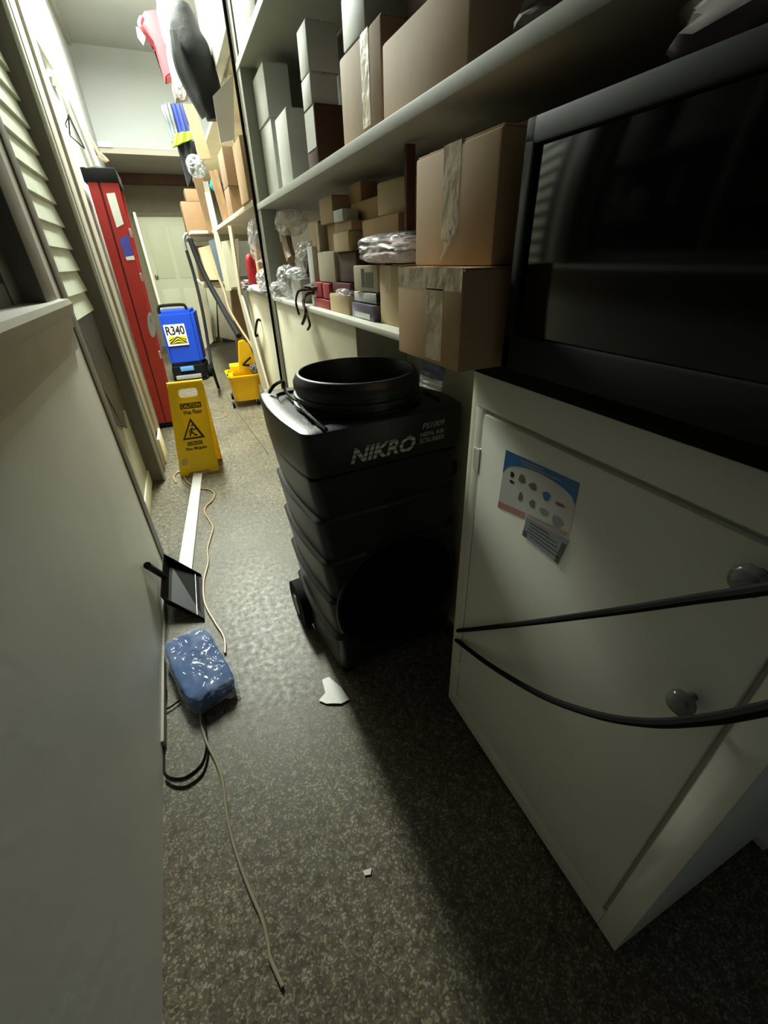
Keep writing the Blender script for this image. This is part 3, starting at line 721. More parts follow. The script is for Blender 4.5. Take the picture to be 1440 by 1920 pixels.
t = carton('carton', 'long white flat carton on the high shelf above the black bag', .545, .80, 3.02, 3.95, 2.315, 2.74, 'whitebox', tape=False)
t = carton('carton', 'white carton with a dark seam at the very top by the upright', .555, .80, 2.40, 2.86, 2.166, 2.72, 'whitebox', tape=False)
# tall black bag
t = thing('duffel_bag', 'long black nylon bag hanging down in front of the far boxes', 'bag', (.47, 3.6, 2.1))
def yp(px, py, y=3.6): return at(px, py, 'y', y)
bm = BM(); add_tube(bm, [yp(341, 22, 3.75), yp(352, 70, 3.7), yp(368, 115, 3.65), yp(385, 165, 3.62), yp(398, 205, 3.6), yp(404, 226, 3.6)], lambda k: .055 + .045 * math.sin(PI * min(1, k * 1.05 + .08)) * (1 - .1 * k), 14, 6)
for v in bm.verts: v.co += Vector((1, 1, 1)) * .012 * noise.noise(v.co * 9)
obj('body', bm, 'bagblack', t)
bm = BM(); add_tube(bm, [yp(324, 62, 3.6), yp(331, 110, 3.55), yp(345, 150, 3.55), yp(372, 200, 3.52), yp(384, 220, 3.52)], .022, 8, 5)
obj('side_panel', bm, 'grey', t)
# red hanging case, label
t = thing('hanging_bag', 'bright red case with a white tag hanging high at the far end', 'bag', tuple(yp(300, 100, 5.6)))
bm = BM()
R_ = []
for (a, b, wd) in ((262, 24, 0), (279, 22, 0), (300, 20, 0)): pass
f = [yp(267, 20, 5.6), yp(299, 16, 5.6), yp(302, 60, 5.6), yp(323, 138, 5.6), yp(311, 146, 5.6), yp(290, 75, 5.6), yp(268, 52, 5.6)]
add_prism(bm, f, (0, .22, 0)); bmesh.ops.bevel(bm, geom=list(bm.edges), offset=.012, segments=2, affect='EDGES')
obj('body', bm, 'redcloth', t)
bm = BM(); add_tube(bm, [yp(266, 34, 5.55), yp(262, 45, 5.5), yp(266, 55, 5.5), yp(271, 60, 5.55)], .018, 8, 5); obj('strap', bm, 'redcloth', t)
bm = BM(); add_prism(bm, [yp(255, 50, 5.45), yp(262, 53, 5.45), yp(273, 70, 5.45), yp(269, 85, 5.45), yp(258, 70, 5.45)], (0, .006, 0)); obj('tag', bm, 'greybox', t)
# white / blue bags, jacket with neon band
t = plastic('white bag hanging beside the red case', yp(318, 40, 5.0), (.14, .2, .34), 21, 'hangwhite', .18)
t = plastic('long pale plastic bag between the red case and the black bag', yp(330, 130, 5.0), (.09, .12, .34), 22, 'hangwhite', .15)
bm = BM(); add_prism(bm, [yp(322, 155, 5.0), yp(349, 155, 5.0), yp(354, 180, 5.0), yp(330, 184, 5.0)], (0, .15, 0)); single('dark_box', bm, 'bottle', 'small dark brown box above the blue safety jacket', 'box', smooth=False)
t = thing('safety_jacket', 'blue and black jacket with a neon yellow band hanging on the far shelf', 'jacket', tuple(yp(335, 240, 5.4)))
def drape(bm, q, y, th, seed):
    f = bilinear(yp(*q[3], y), yp(*q[2], y), yp(*q[0], y), yp(*q[1], y))
    n = 14
    P = []; Q = []
    for i in range(n + 1):
        P.append([]); Q.append([])
        for j in range(n + 1):
            p = f(i / n, j / n); b = .03 * math.sin(i * 1.3 + seed) + .02 * noise.noise(p * 9)
            e = math.sin(PI * i / n) ** .5
            P[-1].append(bm.verts.new(p + Vector((0, b * .4 - th * e, 0)))); Q[-1].append(bm.verts.new(p + Vector((0, th * .6 * e + .004, 0))))
    for i in range(n):
        for j in range(n):
            bm.faces.new((P[i][j], P[i + 1][j], P[i + 1][j + 1], P[i][j + 1])); bm.faces.new((Q[i][j], Q[i][j + 1], Q[i + 1][j + 1], Q[i + 1][j]))
    for i in range(n):
        bm.faces.new((P[i][0], Q[i][0], Q[i + 1][0], P[i + 1][0])); bm.faces.new((P[i][n], P[i + 1][n], Q[i + 1][n], Q[i][n]))
        bm.faces.new((P[0][i], P[0][i + 1], Q[0][i + 1], Q[0][i])); bm.faces.new((P[n][i], Q[n][i], Q[n][i + 1], P[n][i + 1]))
    return bm
obj('blue_panel', drape(BM(), [(320, 196), (343, 196), (357, 250), (336, 254)], 5.4, .05, 1), 'jacketblue', t)
obj('grey_sleeve', drape(BM(), [(301, 200), (321, 194), (338, 262), (322, 268)], 5.42, .05, 2), 'grey', t)
obj('neon_band', drape(BM(), [(327, 252), (362, 247), (364, 261), (322, 278)], 5.36, .055, 3), 'neon', t)
bm = BM(); add_tube(bm, [yp(342, 205, 5.45), Vector((.52, 5.46, 2.42)), Vector((.60, 5.47, 2.335)), Vector((.72, 5.5, 2.325))], .014, 8, 4); obj('strap', bm, 'bagblack', t)
obj('black_lower', drape(BM(), [(332, 274), (364, 264), (372, 300), (352, 352)], 5.4, .05, 4), 'bagblack', t)
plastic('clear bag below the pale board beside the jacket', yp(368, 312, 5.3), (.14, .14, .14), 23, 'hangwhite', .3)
t = carton('cardboard_box', 'tan box nearest the far door on the middle shelf', .33, .56, 6.5, 6.8, 1.631, 1.96, 'tancard', tape=False)
carton('cardboard_box', 'small tan box on top of the box nearest the far door', .40, .56, 6.5, 6.75, 1.961, 2.08, 'tancard', tape=False)
bm = BM(); add_cyl(bm, yp(399, 352, 5.3), yp(399, 352, 5.3) + Vector((.03, -.03, .03)), .035, .05); single('plastic_cup', bm, 'teal', 'teal plastic cup on the far shelf by the pale laths', 'cup')
# under the far shelf
board('slate blue board standing under the far middle shelf', [(391, 452), (404, 447), (428, 525), (414, 527)], .02, 'slate', 'y', 5.3)
board('large cream sheet under the worn white shelf', [(415, 453), (447, 447), (449, 537), (430, 540)], .02, 'cream', 'y', 4.7)
t = carton('cardboard_box', 'tan box below the farthest middle shelf', .33, .55, 5.9, 6.2, 1.152, 1.5, 'tancard', tape=False)
t = carton('cardboard_box', 'tan box against the upright on the littered worktop', .575, .72, 3.02, 3.2, 1.159, 1.43, 'card2', tape=False)
plastic('clear bag hanging over the tan box on the littered worktop', (.60, 3.30, 1.44), (.12, .3, .22), 31, 'film2')
carton('cardboard_box', 'narrow tan carton leaning under the clear bag on the littered worktop', .57, .64, 3.34, 3.44, 1.159, 1.42, 'card', tape=False)
bm = BM(); add_blob(bm, (.60, 3.78, 1.27), (.09, .12, .22), .12, 4, 6, 3, 4); single('red_bottle', bm, 'redplush', 'small bright red item standing on the littered worktop', 'bottle')
plastic('torn white plastic bag with pointed tips near the upright', (.57, 3.14, 1.215), (.09, .18, .12), 32, 'film3', .4)
plastic('white crumpled plastic lying along the littered worktop', (.56, 3.35, 1.172), (.09, .6, .03), 33, 'film3', .35)
plastic('pinkish white plastic at the far end of the littered worktop', (.56, 3.95, 1.178), (.09, .22, .05), 34, 'pink', .35)

# ================================================================== AIR SCRUBBER
ANG = math.radians(3.4)
F0 = Vector((.240, .991, 0)); ux = Vector((math.cos(ANG), math.sin(ANG), 0)); uy = Vector((-math.sin(ANG), math.cos(ANG), 0))
cen = F0 + ux * .235 + uy * .235
sc = thing('air_scrubber', 'black two-part portable air scrubber with round collar standing on the floor', 'air scrubber', cen, ANG)
def rrect(hx0, hx1, hy, z, bulge=.0, r=.03, n=7):
    """rounded rectangle whose left and right sides bow outward"""
    pts = []
    for cx, cy, a0 in ((hx1 - r, hy - r, 0), (hx0 + r, hy - r, 90), (hx0 + r, -hy + r, 180), (hx1 - r, -hy + r, 270)):
        for k in range(n): 
            a = math.radians(a0 + 90 * k / (n - 1)); pts.append(Vector((cx + r * math.cos(a), cy + r * math.sin(a), z)))
        if a0 == 90:
            for k in range(1, 10): pts.append(Vector((hx0, (hy - r) * (1 - 2 * k / 10), z)))
        if a0 == 270:
            for k in range(1, 10): pts.append(Vector((hx1, -(hy - r) * (1 - 2 * k / 10), z)))
    out = []
    for p in pts:
        s = bulge * (1 - (p.y / hy) ** 2)
        out.append(p + Vector((-s if p.x < (hx0 + hx1) / 2 else s, 0, 0)))
    return out
def side(z):   # left and right limits of the body at a height
    k = z / .824
    return -.235 - .022 * k, .250 - .028 * k
rings = []
segs = [.035, .20, .37, .53, .685, .822]
def ring(z, ins):
    a, b = side(z); return rrect(a + ins, b - ins, .232 - ins * .5, z, .018)
rings.append(ring(.035, .02)); rings.append(ring(.045, .008))
for i in range(len(segs) - 1):
    z0, z1 = segs[i], segs[i + 1]
    if i: rings.append(ring(z0 + .004, .016))
    else: rings.append(ring(z0 + .02, .006))
    rings.append(ring(z0 + .02, .012)) if i else None
    rings.append(ring(z1 - .014, .002)); rings.append(ring(z1 - .004, .0))
    rings.append(ring(z1, .006))
bm = BM(); add_rings(bm, rings)
body = obj('body', bm, 'black', sc, local=True, ang=25)
HC = Vector((.005, 0, .322)); HR = .228
bm = BM(); add_cyl(bm, (HC.x, -.40, HC.z), (HC.x, -.02, HC.z), HR, n=64); boolean_cut(body, bm)
bm = BM()
rr = []
for k in range(4):
    rad, yy = ((HR - .003, -.225), (HR + .009, -.228), (HR + .007, -.237), (HR - .003, -.236))[k]
    rr.append([Vector((HC.x + rad * math.cos(2 * PI * i / 64), yy, HC.z + rad * math.sin(2 * PI * i / 64))) for i in range(64)])
add_rings(bm, rr + [rr[0]], cap=False); obj('intake_ring', bm, 'black', sc, local=True)
bm = BM(); add_cyl(bm, (HC.x, -.022, HC.z), (HC.x, -.025, HC.z), HR - .002, n=48); obj('intake_back', bm, 'void', sc, local=True)
bm = BM(); add_cyl(bm, (HC.x + .03, -.026, HC.z), (HC.x + .03, -.16, HC.z), .085, .08, n=32); obj('motor', bm, 'blackr', sc, local=True)
for a in (.75, .75 + PI / 2, .75 + PI, .75 + 1.5 * PI):
    bm = BM(); add_tube(bm, [(HC.x + .03 * 1, -.15, HC.z), (HC.x + .03 + .11 * math.cos(a), -.15, HC.z + .11 * math.sin(a)), (HC.x + .215 * math.cos(a), -.155, HC.z + .215 * math.sin(a))], .006, 6, 3)
    obj('strut', bm, 'blackr', sc, local=True)
# lid
def lr(z, ins): return rrect(-.262 + ins + (.004 if z < .87 else 0), .232 - ins, .24 - ins, z, .022)
bm = BM()
add_rings(bm, [lr(.826, .012), lr(.832, .002), lr(.845, 0), lr(.945, 0), lr(.955, .003), lr(.958, .010), lr(.958, .045), lr(.949, .050), lr(.949, .12)])
lid = obj('lid', bm, 'black', sc, local=True, ang=28)
CC = Vector((-.012, -.010, 0)); 
bm = BM()
prof = [(.165, .951), (.192, .951), (.196, .955), (.196, .966), (.187, .968), (.187, .978), (.193, .981), (.193, .990), (.186, .993), (.186, 1.002), (.191, 1.005), (.191, 1.024), (.187, 1.030), (.181, 1.042), (.177, 1.046), (.171, 1.046), (.169, 1.042), (.169, .953), (.165, .951)]
add_lathe(bm, CC, prof, 56); obj('collar', bm, 'black', sc, local=True, ang=50)
bm = BM(); add_cyl(bm, CC + Vector((0, 0, .951)), CC + Vector((0, 0, .954)), .168, n=40); obj('collar_floor', bm, 'void', sc, local=True)
# latches on the right side
for zz in (.72, .50, .22):
    bm = BM(); add_box(bm, .232, .256, -.19, -.15, zz - .02, zz + .025, .005); add_box(bm, .232, .256, .10, .14, zz - .02, zz + .025, .005)
    obj('latch', bm, 'black', sc, local=True)
for xx in (-.285, .225):
    bm = BM(); add_cyl(bm, (xx, .13, .10), (xx + .04, .13, .10), .10, n=36); wh = obj('wheel', bm, 'blackr', sc, local=True)
    bm = BM(); add_cyl(bm, (xx - .004 if xx < 0 else xx + .038, .13, .10), (xx + .004 if xx < 0 else xx + .043, .13, .10), .045, n=28); obj('hub', bm, 'black', wh, local=True)
bm = BM(); add_cyl(bm, (-.26, .13, .10), (.24, .13, .10), .009); obj('axle', bm, 'alu', sc, local=True)
for xx in (-.20, .20):
    bm = BM(); add_box(bm, xx - .02, xx + .02, -.21, -.17, 0, .04, .004); obj('foot', bm, 'blackr', sc, local=True)
# lettering on the lid
yl = -.2412
def onlid(x0, z0, x1, z1): return bilinear((x0, yl, z0), (x1, yl, z0), (x0, yl, z1), (x1, yl, z1))
f = onlid(-.145, .850, .060, .897)
bm = BM(); decal(bm, text_faces('NIKRO', ext=.035, shear=.3), 0, 1, 0, 1, f); o = obj('lettering', bm, 'stripeink', sc, local=True, smooth=False); o['label'] = 'striped white maker lettering'
bm = BM()
decal(bm, text_faces('PS1009', ext=.01, shear=.25), 0, 1, 0, 1, onlid(.082, .908, .158, .925))
decal(bm, text_faces('HEPA AIR', ext=.012), 0, 1, 0, 1, onlid(.077, .885, .158, .898))
decal(bm, text_faces('SCRUBBER', ext=.012), 0, 1, 0, 1, onlid(.074, .866, .160, .880))
o = obj('lettering', bm, 'printwhite', sc, local=True, smooth=False); o['label'] = 'small grey white text'
# bent cord lying over the lid
pc_ = [at(505, 736, 'z', .965), at(515, 722, 'z', .99), at(531, 716, 'z', .985), at(536, 735, 'z', .965), at(557, 752, 'z', .967), at(558, 735, 'z', .99), at(566, 762, 'z', .967), at(588, 785, 'z', .967), at(612, 806, 'z', .966)]
bm = BM(); add_tube(bm, pc_, .0055, 8, 7); single('power_cord', bm, 'blackg', 'glossy black cord draped over the left side of the air scrubber lid', 'cord')
# two thick cords leaving towards the camera
def arc(px, py, dist):
    d = (RT * ((px - 720) / FPX) + DN * ((py - 960) / FPX) + FW).normalized(); return EYE + d * dist
cA = [at(820, 1170, 'y', .985), at(848, 1182, 'y', .88), at(864, 1182, 'x', .532), at(905, 1178, 'x', .52), at(1000, 1167, 'x', .49), at(1150, 1147, 'x', .46), at(1300, 1124, 'x', .43), at(1440, 1104, 'x', .40), at(1700, 1060, 'x', .37)]
bm = BM(); add_tube(bm, cA, .0058, 8, 8); single('power_cord', bm, 'blackr', 'upper of two black cords running from air scrubber to the right', 'cord')
cB = [at(815, 1165, 'y', .985), at(846, 1192, 'y', .88), at(862, 1205, 'x', .532), at(920, 1248, 'x', .515), at(1010, 1301, 'x', .48), at(1110, 1338, 'x', .45), at(1210, 1355, 'x', .425), at(1320, 1350, 'x', .40), at(1440, 1328, 'x', .38), at(1700, 1270, 'x', .35)]
bm = BM(); add_tube(bm, cB, .0062, 8, 8); single('power_cord', bm, 'blackr', 'lower sagging black cord running from air scrubber past the cabinet knob', 'cord')

# ================================================================== WET FLOOR SIGN
FBL, FBR, FTL, FTR = Vector((-.264, 3.14, .0)), Vector((.003, 3.125, .0)), Vector((-.184, 3.235, .632)), Vector((.045, 3.225, .632))
BBL, BBR = Vector((-.225, 3.37, .0)), Vector((.048, 3.355, .0))
sg = thing('wet_floor_sign', 'yellow folding wet floor caution sign standing on the white strip', 'sign', tuple((FBL + BBR) / 2))
nf = (FTL - FBL).cross(FBR - FBL).normalized(); nf = nf if nf.y < 0 else -nf
def panel(bl, br, tl, tr, n_, hole, foot=True):
    g = bilinear(bl, br, tl, tr)
    O = [g(0, 0), g(.18, 0), g(.26, .035), g(.74, .035), g(.82, 0), g(1, 0), g(1, .97), g(.97, 1), g(.03, 1), g(0, .97)]
    bm = BM(); add_prism(bm, O, -n_ * .006)
    return bm, g
bm, gf = panel(FBL, FBR, FTL, FTR, nf, True); fp = obj('front_panel', bm, 'yellow', sg)
def flange(g, n_):
    for s0, s1 in ((0, .025), (.975, 1)):
        bm = BM(); add_prism(bm, [g(a, b) - n_ * .006 for a, b in ((s0, .02), (s1, .02), (s1, .98), (s0, .98))], -n_ * .028); obj('side_flange', bm, 'yellow', sg, smooth=False)
nb = Vector((0, 1, .2)).normalized()
bm, gb = panel(BBL, BBR, FTL + Vector((0, .03, 0)), FTR + Vector((0, .03, 0)), nb, True); bp_ = obj('back_panel', bm, 'yellow', sg)
flange(gf, nf); flange(gb, nb)
def slot(g, s0, s1, t0, t1, n_):
    bm = BM(); P = []
    cs, ct, hs, ht = (s0 + s1) / 2, (t0 + t1) / 2, (s1 - s0) / 2, (t1 - t0) / 2
    for k in range(28):
        a = 2 * PI * k / 28; ca, sa = math.cos(a), math.sin(a); q = (abs(ca) ** 5 + abs(sa) ** 5) ** (-.2)
        P.append(g(cs + hs * ca * q, ct + ht * sa * q) + n_ * .05 - ORG[sg.as_pointer()])
    add_prism(bm, P, -n_ * .1); return bm
boolean_cut(fp, slot(gf, .28, .80, .855, .945, nf))
boolean_cut(bp_, slot(gb, .24, .84, .80, .95, nb))
bm = BM(); add_tube(bm, [FTL + Vector((0, .012, .002)), FTR + Vector((0, .012, .002))], .012, 10, 0); obj('hinge', bm, 'yellow', sg)
e1 = bilinear(FBL, FBR, FTL, FTR, nf * .0009); e2 = bilinear(FBL, FBR, FTL, FTR, nf * .0018)
bm = BM(); decal(bm, RECT, .26, .84, .735, .795, e1); decal(bm, RECT, .31, .70, .335, .378, e1); obj('caution_bar', bm, 'signink', sg, smooth=False)
bm = BM(); decal(bm, text_faces('CAUTION', ext=.02), .29, .81, .744, .786, e2); decal(bm, text_faces('CUIDADO', ext=.02), .335, .675, .342, .371, e2); obj('bar_lettering', bm, 'yellow', sg, smooth=False)
bm = BM(); decal(bm, text_faces('Wet Floor', ext=.035), .31, .84, .672, .722, e1); decal(bm, text_faces('Piso Mojado', ext=.035), .24, .80, .272, .318, e1)
obj('lettering', bm, 'signink', sg, smooth=False)
bm = BM()
to, ti = [(.20, .405), (.80, .405), (.48, .635)], [(.27, .425), (.70, .425), (.476, .595)]
tv = [bm.verts.new(e1(*p)) for p in to + ti]
for i in range(3):
    j = (i + 1) % 3; bm.faces.new((tv[i], tv[j], tv[3 + j], tv[3 + i]))
def blobline(pts, wd):
    for (a, b), (c, d2) in zip(pts, pts[1:]):
        L_ = math.hypot((c - a), (d2 - b) * 2.4) or 1; nx, ny = -(d2 - b) * 2.4 / L_ * wd, (c - a) / L_ * wd / 2.4
        vs = [bm.verts.new(e1(*p)) for p in ((a + nx, b + ny), (c + nx, d2 + ny), (c - nx, d2 - ny), (a - nx, b - ny))]; bm.faces.new(vs)
blobline([(.49, .53), (.46, .49), (.52, .455), (.60, .44)], .022); blobline([(.46, .49), (.40, .44)], .02); blobline([(.48, .52), (.55, .50), (.58, .52)], .014); blobline([(.47, .52), (.41, .50), (.40, .475)], .014)
cv = [bm.verts.new(e1(.50 + .028 * math.cos(a), .553 + .012 * math.sin(a))) for a in [2 * PI * k / 10 for k in range(10)]]; bm.faces.new(cv)
obj('slip_pictogram', bm, 'signink', sg, smooth=False)
bm = BM(); cv = [bm.verts.new(e1(.16 + .09 * math.cos(a), .16 + .04 * math.sin(a))) for a in [2 * PI * k / 14 for k in range(14)]]; bm.faces.new(cv)
obj('worn_sticker', bm, mat('worn_sticker', (196, 168, 120), .5), sg, smooth=False)

# white strip lying on the floor
p0, p1, p2, p3 = at(334, 1062, 'z', .016), at(360, 1062, 'z', .016), at(378, 893, 'z', .016), at(362, 893, 'z', .016)
p3 = p3 + (p3 - p0) * .05; p2 = p2 + (p2 - p1) * .05; q = (p0 - p3).normalized() * .05; p0 += q; p1 += q
bm = BM(); add_prism(bm, [p0, p1, p2, p3], (0, 0, -.015)); 
fl = single('floor_strip', bm, 'pvc', 'long white speckled strip lying on the floor between dustpan and yellow sign', 'strip', smooth=False)

# dustpan standing by the wall
dp = thing('dustpan', 'black plastic dustpan lying tilted against the near wall', 'dustpan', (-.24, 1.68, 0))
def dq(px, py, z): return at(px, py, 'z', z)
BL, BR = dq(315, 1133, .045), dq(318, 1054, .075)          # back edge (handle side)
FL, FR = dq(384, 1162, .004), dq(378, 1080, .006)          # lip
up = Vector((-.012, 0, .055))
bm = BM()
add_prism(bm, [BL, FL, FR, BR], (0, 0, -.003))
obj('pan_floor', bm, 'dust', dp, smooth=False)
bm = BM(); add_prism(bm, [BL, BR, BR + up, BL + up], (-.004, 0, 0)); obj('back_wall', bm, 'dust', dp, smooth=False)
for a, b, sgn in ((BL, FL, -1), (BR, FR, 1)):
    bm = BM(); add_prism(bm, [a, b, b + Vector((0, 0, .01)), a + up], (0, .003 * sgn, 0)); obj('side_wall', bm, 'dust', dp, smooth=False)
bm = BM(); m1 = FL * .8 + BL * .2; m2 = FR * .8 + BR * .2
add_tube(bm, [m1 + Vector((0, 0, .002)), m2 + Vector((0, 0, .002))], .0015, 6, 0); obj('lip_ridge', bm, 'alu', dp)
hb = (BL + BR) / 2 + up * .6; ht = at(276, 1060, 'x', -.352)
bm = BM(); add_tube(bm, [hb, hb * .6 + ht * .4, ht], lambda k: .012 + .003 * k, 10, 4); obj('handle', bm, 'dust', dp)

# blue pack in clear plastic
pk = thing('cloth_pack', 'blue microfiber cloths packed in crinkled clear plastic on the floor', 'pack', (-.20, 1.24, 0))
c_ = Vector((-.238, 1.247, .045))
bm = BM(); add_blob(bm, c_, (.165, .335, .075), .05, 4, 4, 6, 5, rot=math.radians(15)); obj('cloths', bm, 'bluecloth', pk)
bm = BM(); add_blob(bm, c_, (.178, .352, .086), .045, 6, 8, 6, 6, rot=math.radians(15), ridge=True); obj('plastic_wrap', bm, 'film', pk)
bm = BM()
e0, e1_, e2_, e3 = at(352, 1330, 'z', .014), at(385, 1342, 'z', .01), at(452, 1303, 'z', .012), at(436, 1290, 'z', .03)
g = bilinear(e0, e2_, at(350, 1316, 'z', .03), e3)
n = 14; top = [[g(i / n, j / 3) + Vector((0, 0, .008 * math.sin(i * 2.1 + j))) for j in range(4)] for i in range(n + 1)]
P = [[bm.verts.new(p) for p in r] for r in top]; Q = [[bm.verts.new(p - Vector((0, 0, .0012))) for p in r] for r in top]
for i in range(n):
    for j in range(3):
        bm.faces.new((P[i][j], P[i + 1][j], P[i + 1][j + 1], P[i][j + 1])); bm.faces.new((Q[i][j], Q[i][j + 1], Q[i + 1][j + 1], Q[i + 1][j]))
obj('wrap_tail', bm, 'film3' if False else 'film2', pk)

# cords on the floor
def zt(L, z=.006): return [at(x, y, 'z', z) for x, y in L]
bm = BM(); add_tube(bm, zt([(330, 905), (326, 893), (338, 885), (352, 905), (372, 915), (392, 918), (402, 926), (398, 938), (386, 950), (384, 962), (392, 975), (399, 990), (394, 1010), (389, 1030), (390, 1055), (382, 1090), (384, 1130), (402, 1165), (420, 1195), (422, 1225)]), .0052, 8, 6)
single('extension_cord', bm, 'cordtan', 'tan cord winding along the floor beside the white strip', 'cord')
bm = BM(); add_tube(bm, zt([(376, 1335), (378, 1360), (385, 1385), (392, 1402), (408, 1435), (418, 1470), (426, 1530), (437, 1580), (455, 1635), (475, 1685), (492, 1725), (503, 1770), (508, 1800), (530, 1850)]), .0042, 8, 6)
single('extension_cord', bm, 'cordgrey', 'greyish tan cord running from the blue pack towards the camera', 'cord')
bm = BM(); add_tube(bm, zt([(381, 1338), (385, 1370), (387, 1400), (378, 1432), (350, 1456), (325, 1459), (310, 1450), (307, 1430), (309, 1380), (310, 1330), (312, 1300), (309, 1270)], .0045), .0032, 8, 6)
single('thin_cord', bm, 'blackg', 'thin black cord looped against the near wall below blue pack', 'cord')
bm = BM(); add_tube(bm, zt([(383, 1345), (388, 1385), (390, 1415), (380, 1450), (352, 1473), (328, 1474), (311, 1464)], .0045), .003, 8, 6)
add_tube(bm, zt([(312, 1330), (325, 1322), (338, 1312)], .01), .003, 8, 4)
single('thin_cord', bm, 'blackg', 'second thin black cord looping just outside the first below blue pack', 'cord')
bm = BM(); add_tube(bm, zt([(392, 655), (408, 690), (418, 725), (432, 752), (448, 775), (470, 805), (490, 832), (503, 850)]), .0035, 8, 6)
single('thin_cord', bm, 'trim_dark', 'thin grey cord across the far floor past the bucket caster', 'cord')
bm = BM(); add_tube(bm, zt([(396, 766), (415, 770), (424, 775), (420, 782), (405, 785)]), .003, 8, 6)
single('thin_cord', bm, 'cordtan', 'pale loop of cord on the floor right of the yellow sign', 'cord')
# papers and specks
bm = BM(); add_prism(bm, [at(*q_, 'z', .004) for q_ in ((604, 1275), (617, 1270), (640, 1290), (655, 1312), (640, 1320), (612, 1320), (598, 1314), (610, 1300))], (0, 0, .002)); bmesh.ops.subdivide_edges(bm, edges=list(bm.edges), cuts=2)
for v in bm.verts: v.co.z += .006 * abs(noise.noise(v.co * 30))
single('torn_paper', bm, 'poster', 'torn white paper scrap at the front corner of the air scrubber', 'paper')
bm = BM(); add_prism(bm, [at(*q_, 'z', .002) for q_ in ((680, 1633), (697, 1628), (695, 1640), (684, 1642))], (0, 0, .002)); single('paper_scrap', bm, 'poster', 'tiny pale paper scrap on the dark near floor', 'paper')
bm = BM(); add_prism(bm, [at(*q_, 'z', .03) for q_ in ((1440, 1585), (1410, 1555), (1480, 1490), (1530, 1540))], (0, 0, -.03)); single('grey_tile', bm, 'lilac', 'pale grey block on the floor at the right edge', 'block', smooth=False)
bm = BM(); add_blob(bm, (.715, 1.52, .05), (.03, .05, .10), .2, 5, 3, 4, 3); single('plastic_scrap', bm, 'film3', 'pale plastic scrap between air scrubber and recess panel', 'plastic')

# ================================================================== LADDER
ld = thing('step_ladder', 'closed red fiberglass stepladder with black top leaning by the left wall', 'ladder', (-.31, 4.4, 0))
yL = 4.38
def rail(bl, br, tl, tr, th, m_, name, y=yL, fl=.0):
    bm = BM(); P = [Vector((bl, y, 0)), Vector((br, y, 0)), Vector((tr, y, 1.86)), Vector((tl, y, 1.86))]
    add_prism(bm, P, (0, th, 0)); return obj(name, bm, m_, ld, smooth=False)
rail(-.413, -.355, -.378, -.312, .03, 'ladder', 'side_rail')
rail(-.355, -.345, -.312, -.296, .03, 'ladderd', 'rail_channel', yL + .012)
rail(-.345, -.268, -.296, -.178, .03, 'ladder', 'side_rail')
rail(-.413, -.355, -.378, -.312, .03, 'ladder', 'side_rail', yL + .42)
rail(-.345, -.268, -.296, -.178, .03, 'ladder', 'side_rail', yL + .42)
bm = BM(); add_box(bm, -.395, -.170, yL - .01, yL + .46, 1.86, 1.945, .006); obj('top_cap', bm, 'blackr', ld)
for k in range(6):
    z_ = .28 + k * .27; xo = -.40 + .03 * z_ / 1.9
    bm = BM(); add_box(bm, xo, xo + .06, yL + .03, yL + .42, z_, z_ + .025, .003); obj('step', bm, 'alu', ld)
for k in range(5):
    z_ = .35 + k * .3
    xr = -.268 + (.09 * z_ / 1.86)
    bm = BM(); add_box(bm, xr - .004, xr + .012, yL - .006, yL + .03, z_ - .03, z_ + .03, .004); obj('bracket', bm, 'alu', ld)
for (bl, w_) in ((-.413, .06), (-.345, .08)):
    bm = BM(); add_box(bm, bl, bl + w_, yL - .004, yL + .034, 0, .05, .004); obj('foot', bm, 'blackr', ld)
def lq(pts, m_, name, lab=None):
    bm = BM(); add_prism(bm, [at(x, y, 'y', yL - .001) for x, y in pts], (0, -.0012, 0)); o = obj(name, bm, m_, ld, smooth=False)
    if lab: o['label'] = lab
lq([(199, 363), (215, 361), (232, 420), (219, 427)], 'white', 'label', 'white rectangular label')
lq([(224, 448), (240, 441), (250, 478), (234, 482)], mat('ladder_blue_label', (70, 76, 170), .4), 'label', 'blue label')
lq([(235, 482), (251, 479), (253, 487), (238, 488)], 'white', 'label', 'small white strip label')
ov = [at(284 + 7 * math.cos(a) + 3.2 * math.sin(a), 609 + 24 * math.sin(a), 'y', yL - .001) for a in [2 * PI * k / 20 for k in range(20)]]
bm = BM(); add_prism(bm, ov, (0, -.0012, 0)); obj('oval_label', bm, 'pgrey', ld, smooth=False)
# plastic sheet, hanger above ladder
sh_ = BM(); n = 16
A0, A1, A2, A3 = at(112, 175, 'x', -.40), at(150, 190, 'x', -.39), at(186, 330, 'x', -.38), at(160, 330, 'x', -.39)
bm = drape(BM(), [(104, 165), (140, 190), (189, 312), (160, 315)], 4.25, .02, 3)
single('plastic_sheet', bm, 'white', 'white sheet hanging on the left wall above the red ladder', 'sheet')
bm = BM(); h = [at(x, y, 'y', 4.18) for x, y in ((128, 215), (159, 279), (131, 254), (128, 215))]
for a, b in zip(h, h[1:]): add_tube(bm, [a, b], .005, 6, 0)
add_tube(bm, [h[0], at(127, 222, 'y', 4.18), at(123, 232, 'y', 4.18), at(126, 240, 'y', 4.18)], .004, 6, 3)
single('wire_hanger', bm, 'ink', 'bent dark wire coat hanger on the white hanging sheet', 'hanger')
bm = BM(); add_tube(bm, [at(x, y, 'y', 4.9) for x, y in ((86, 118), (112, 160), (140, 208), (165, 252), (182, 282), (190, 296), (202, 302), (188, 288))], .012, 6, 4)
single('rope', bm, 'cordtan', 'brown rope running down the left wall above the ladder', 'rope')
a_, b_ = at(251, 398, 'y', 7.4), at(300, 573, 'y', 7.4); c_ = a_ + (b_ - a_) * (a_.z / (a_.z - b_.z)); c_.z = 0
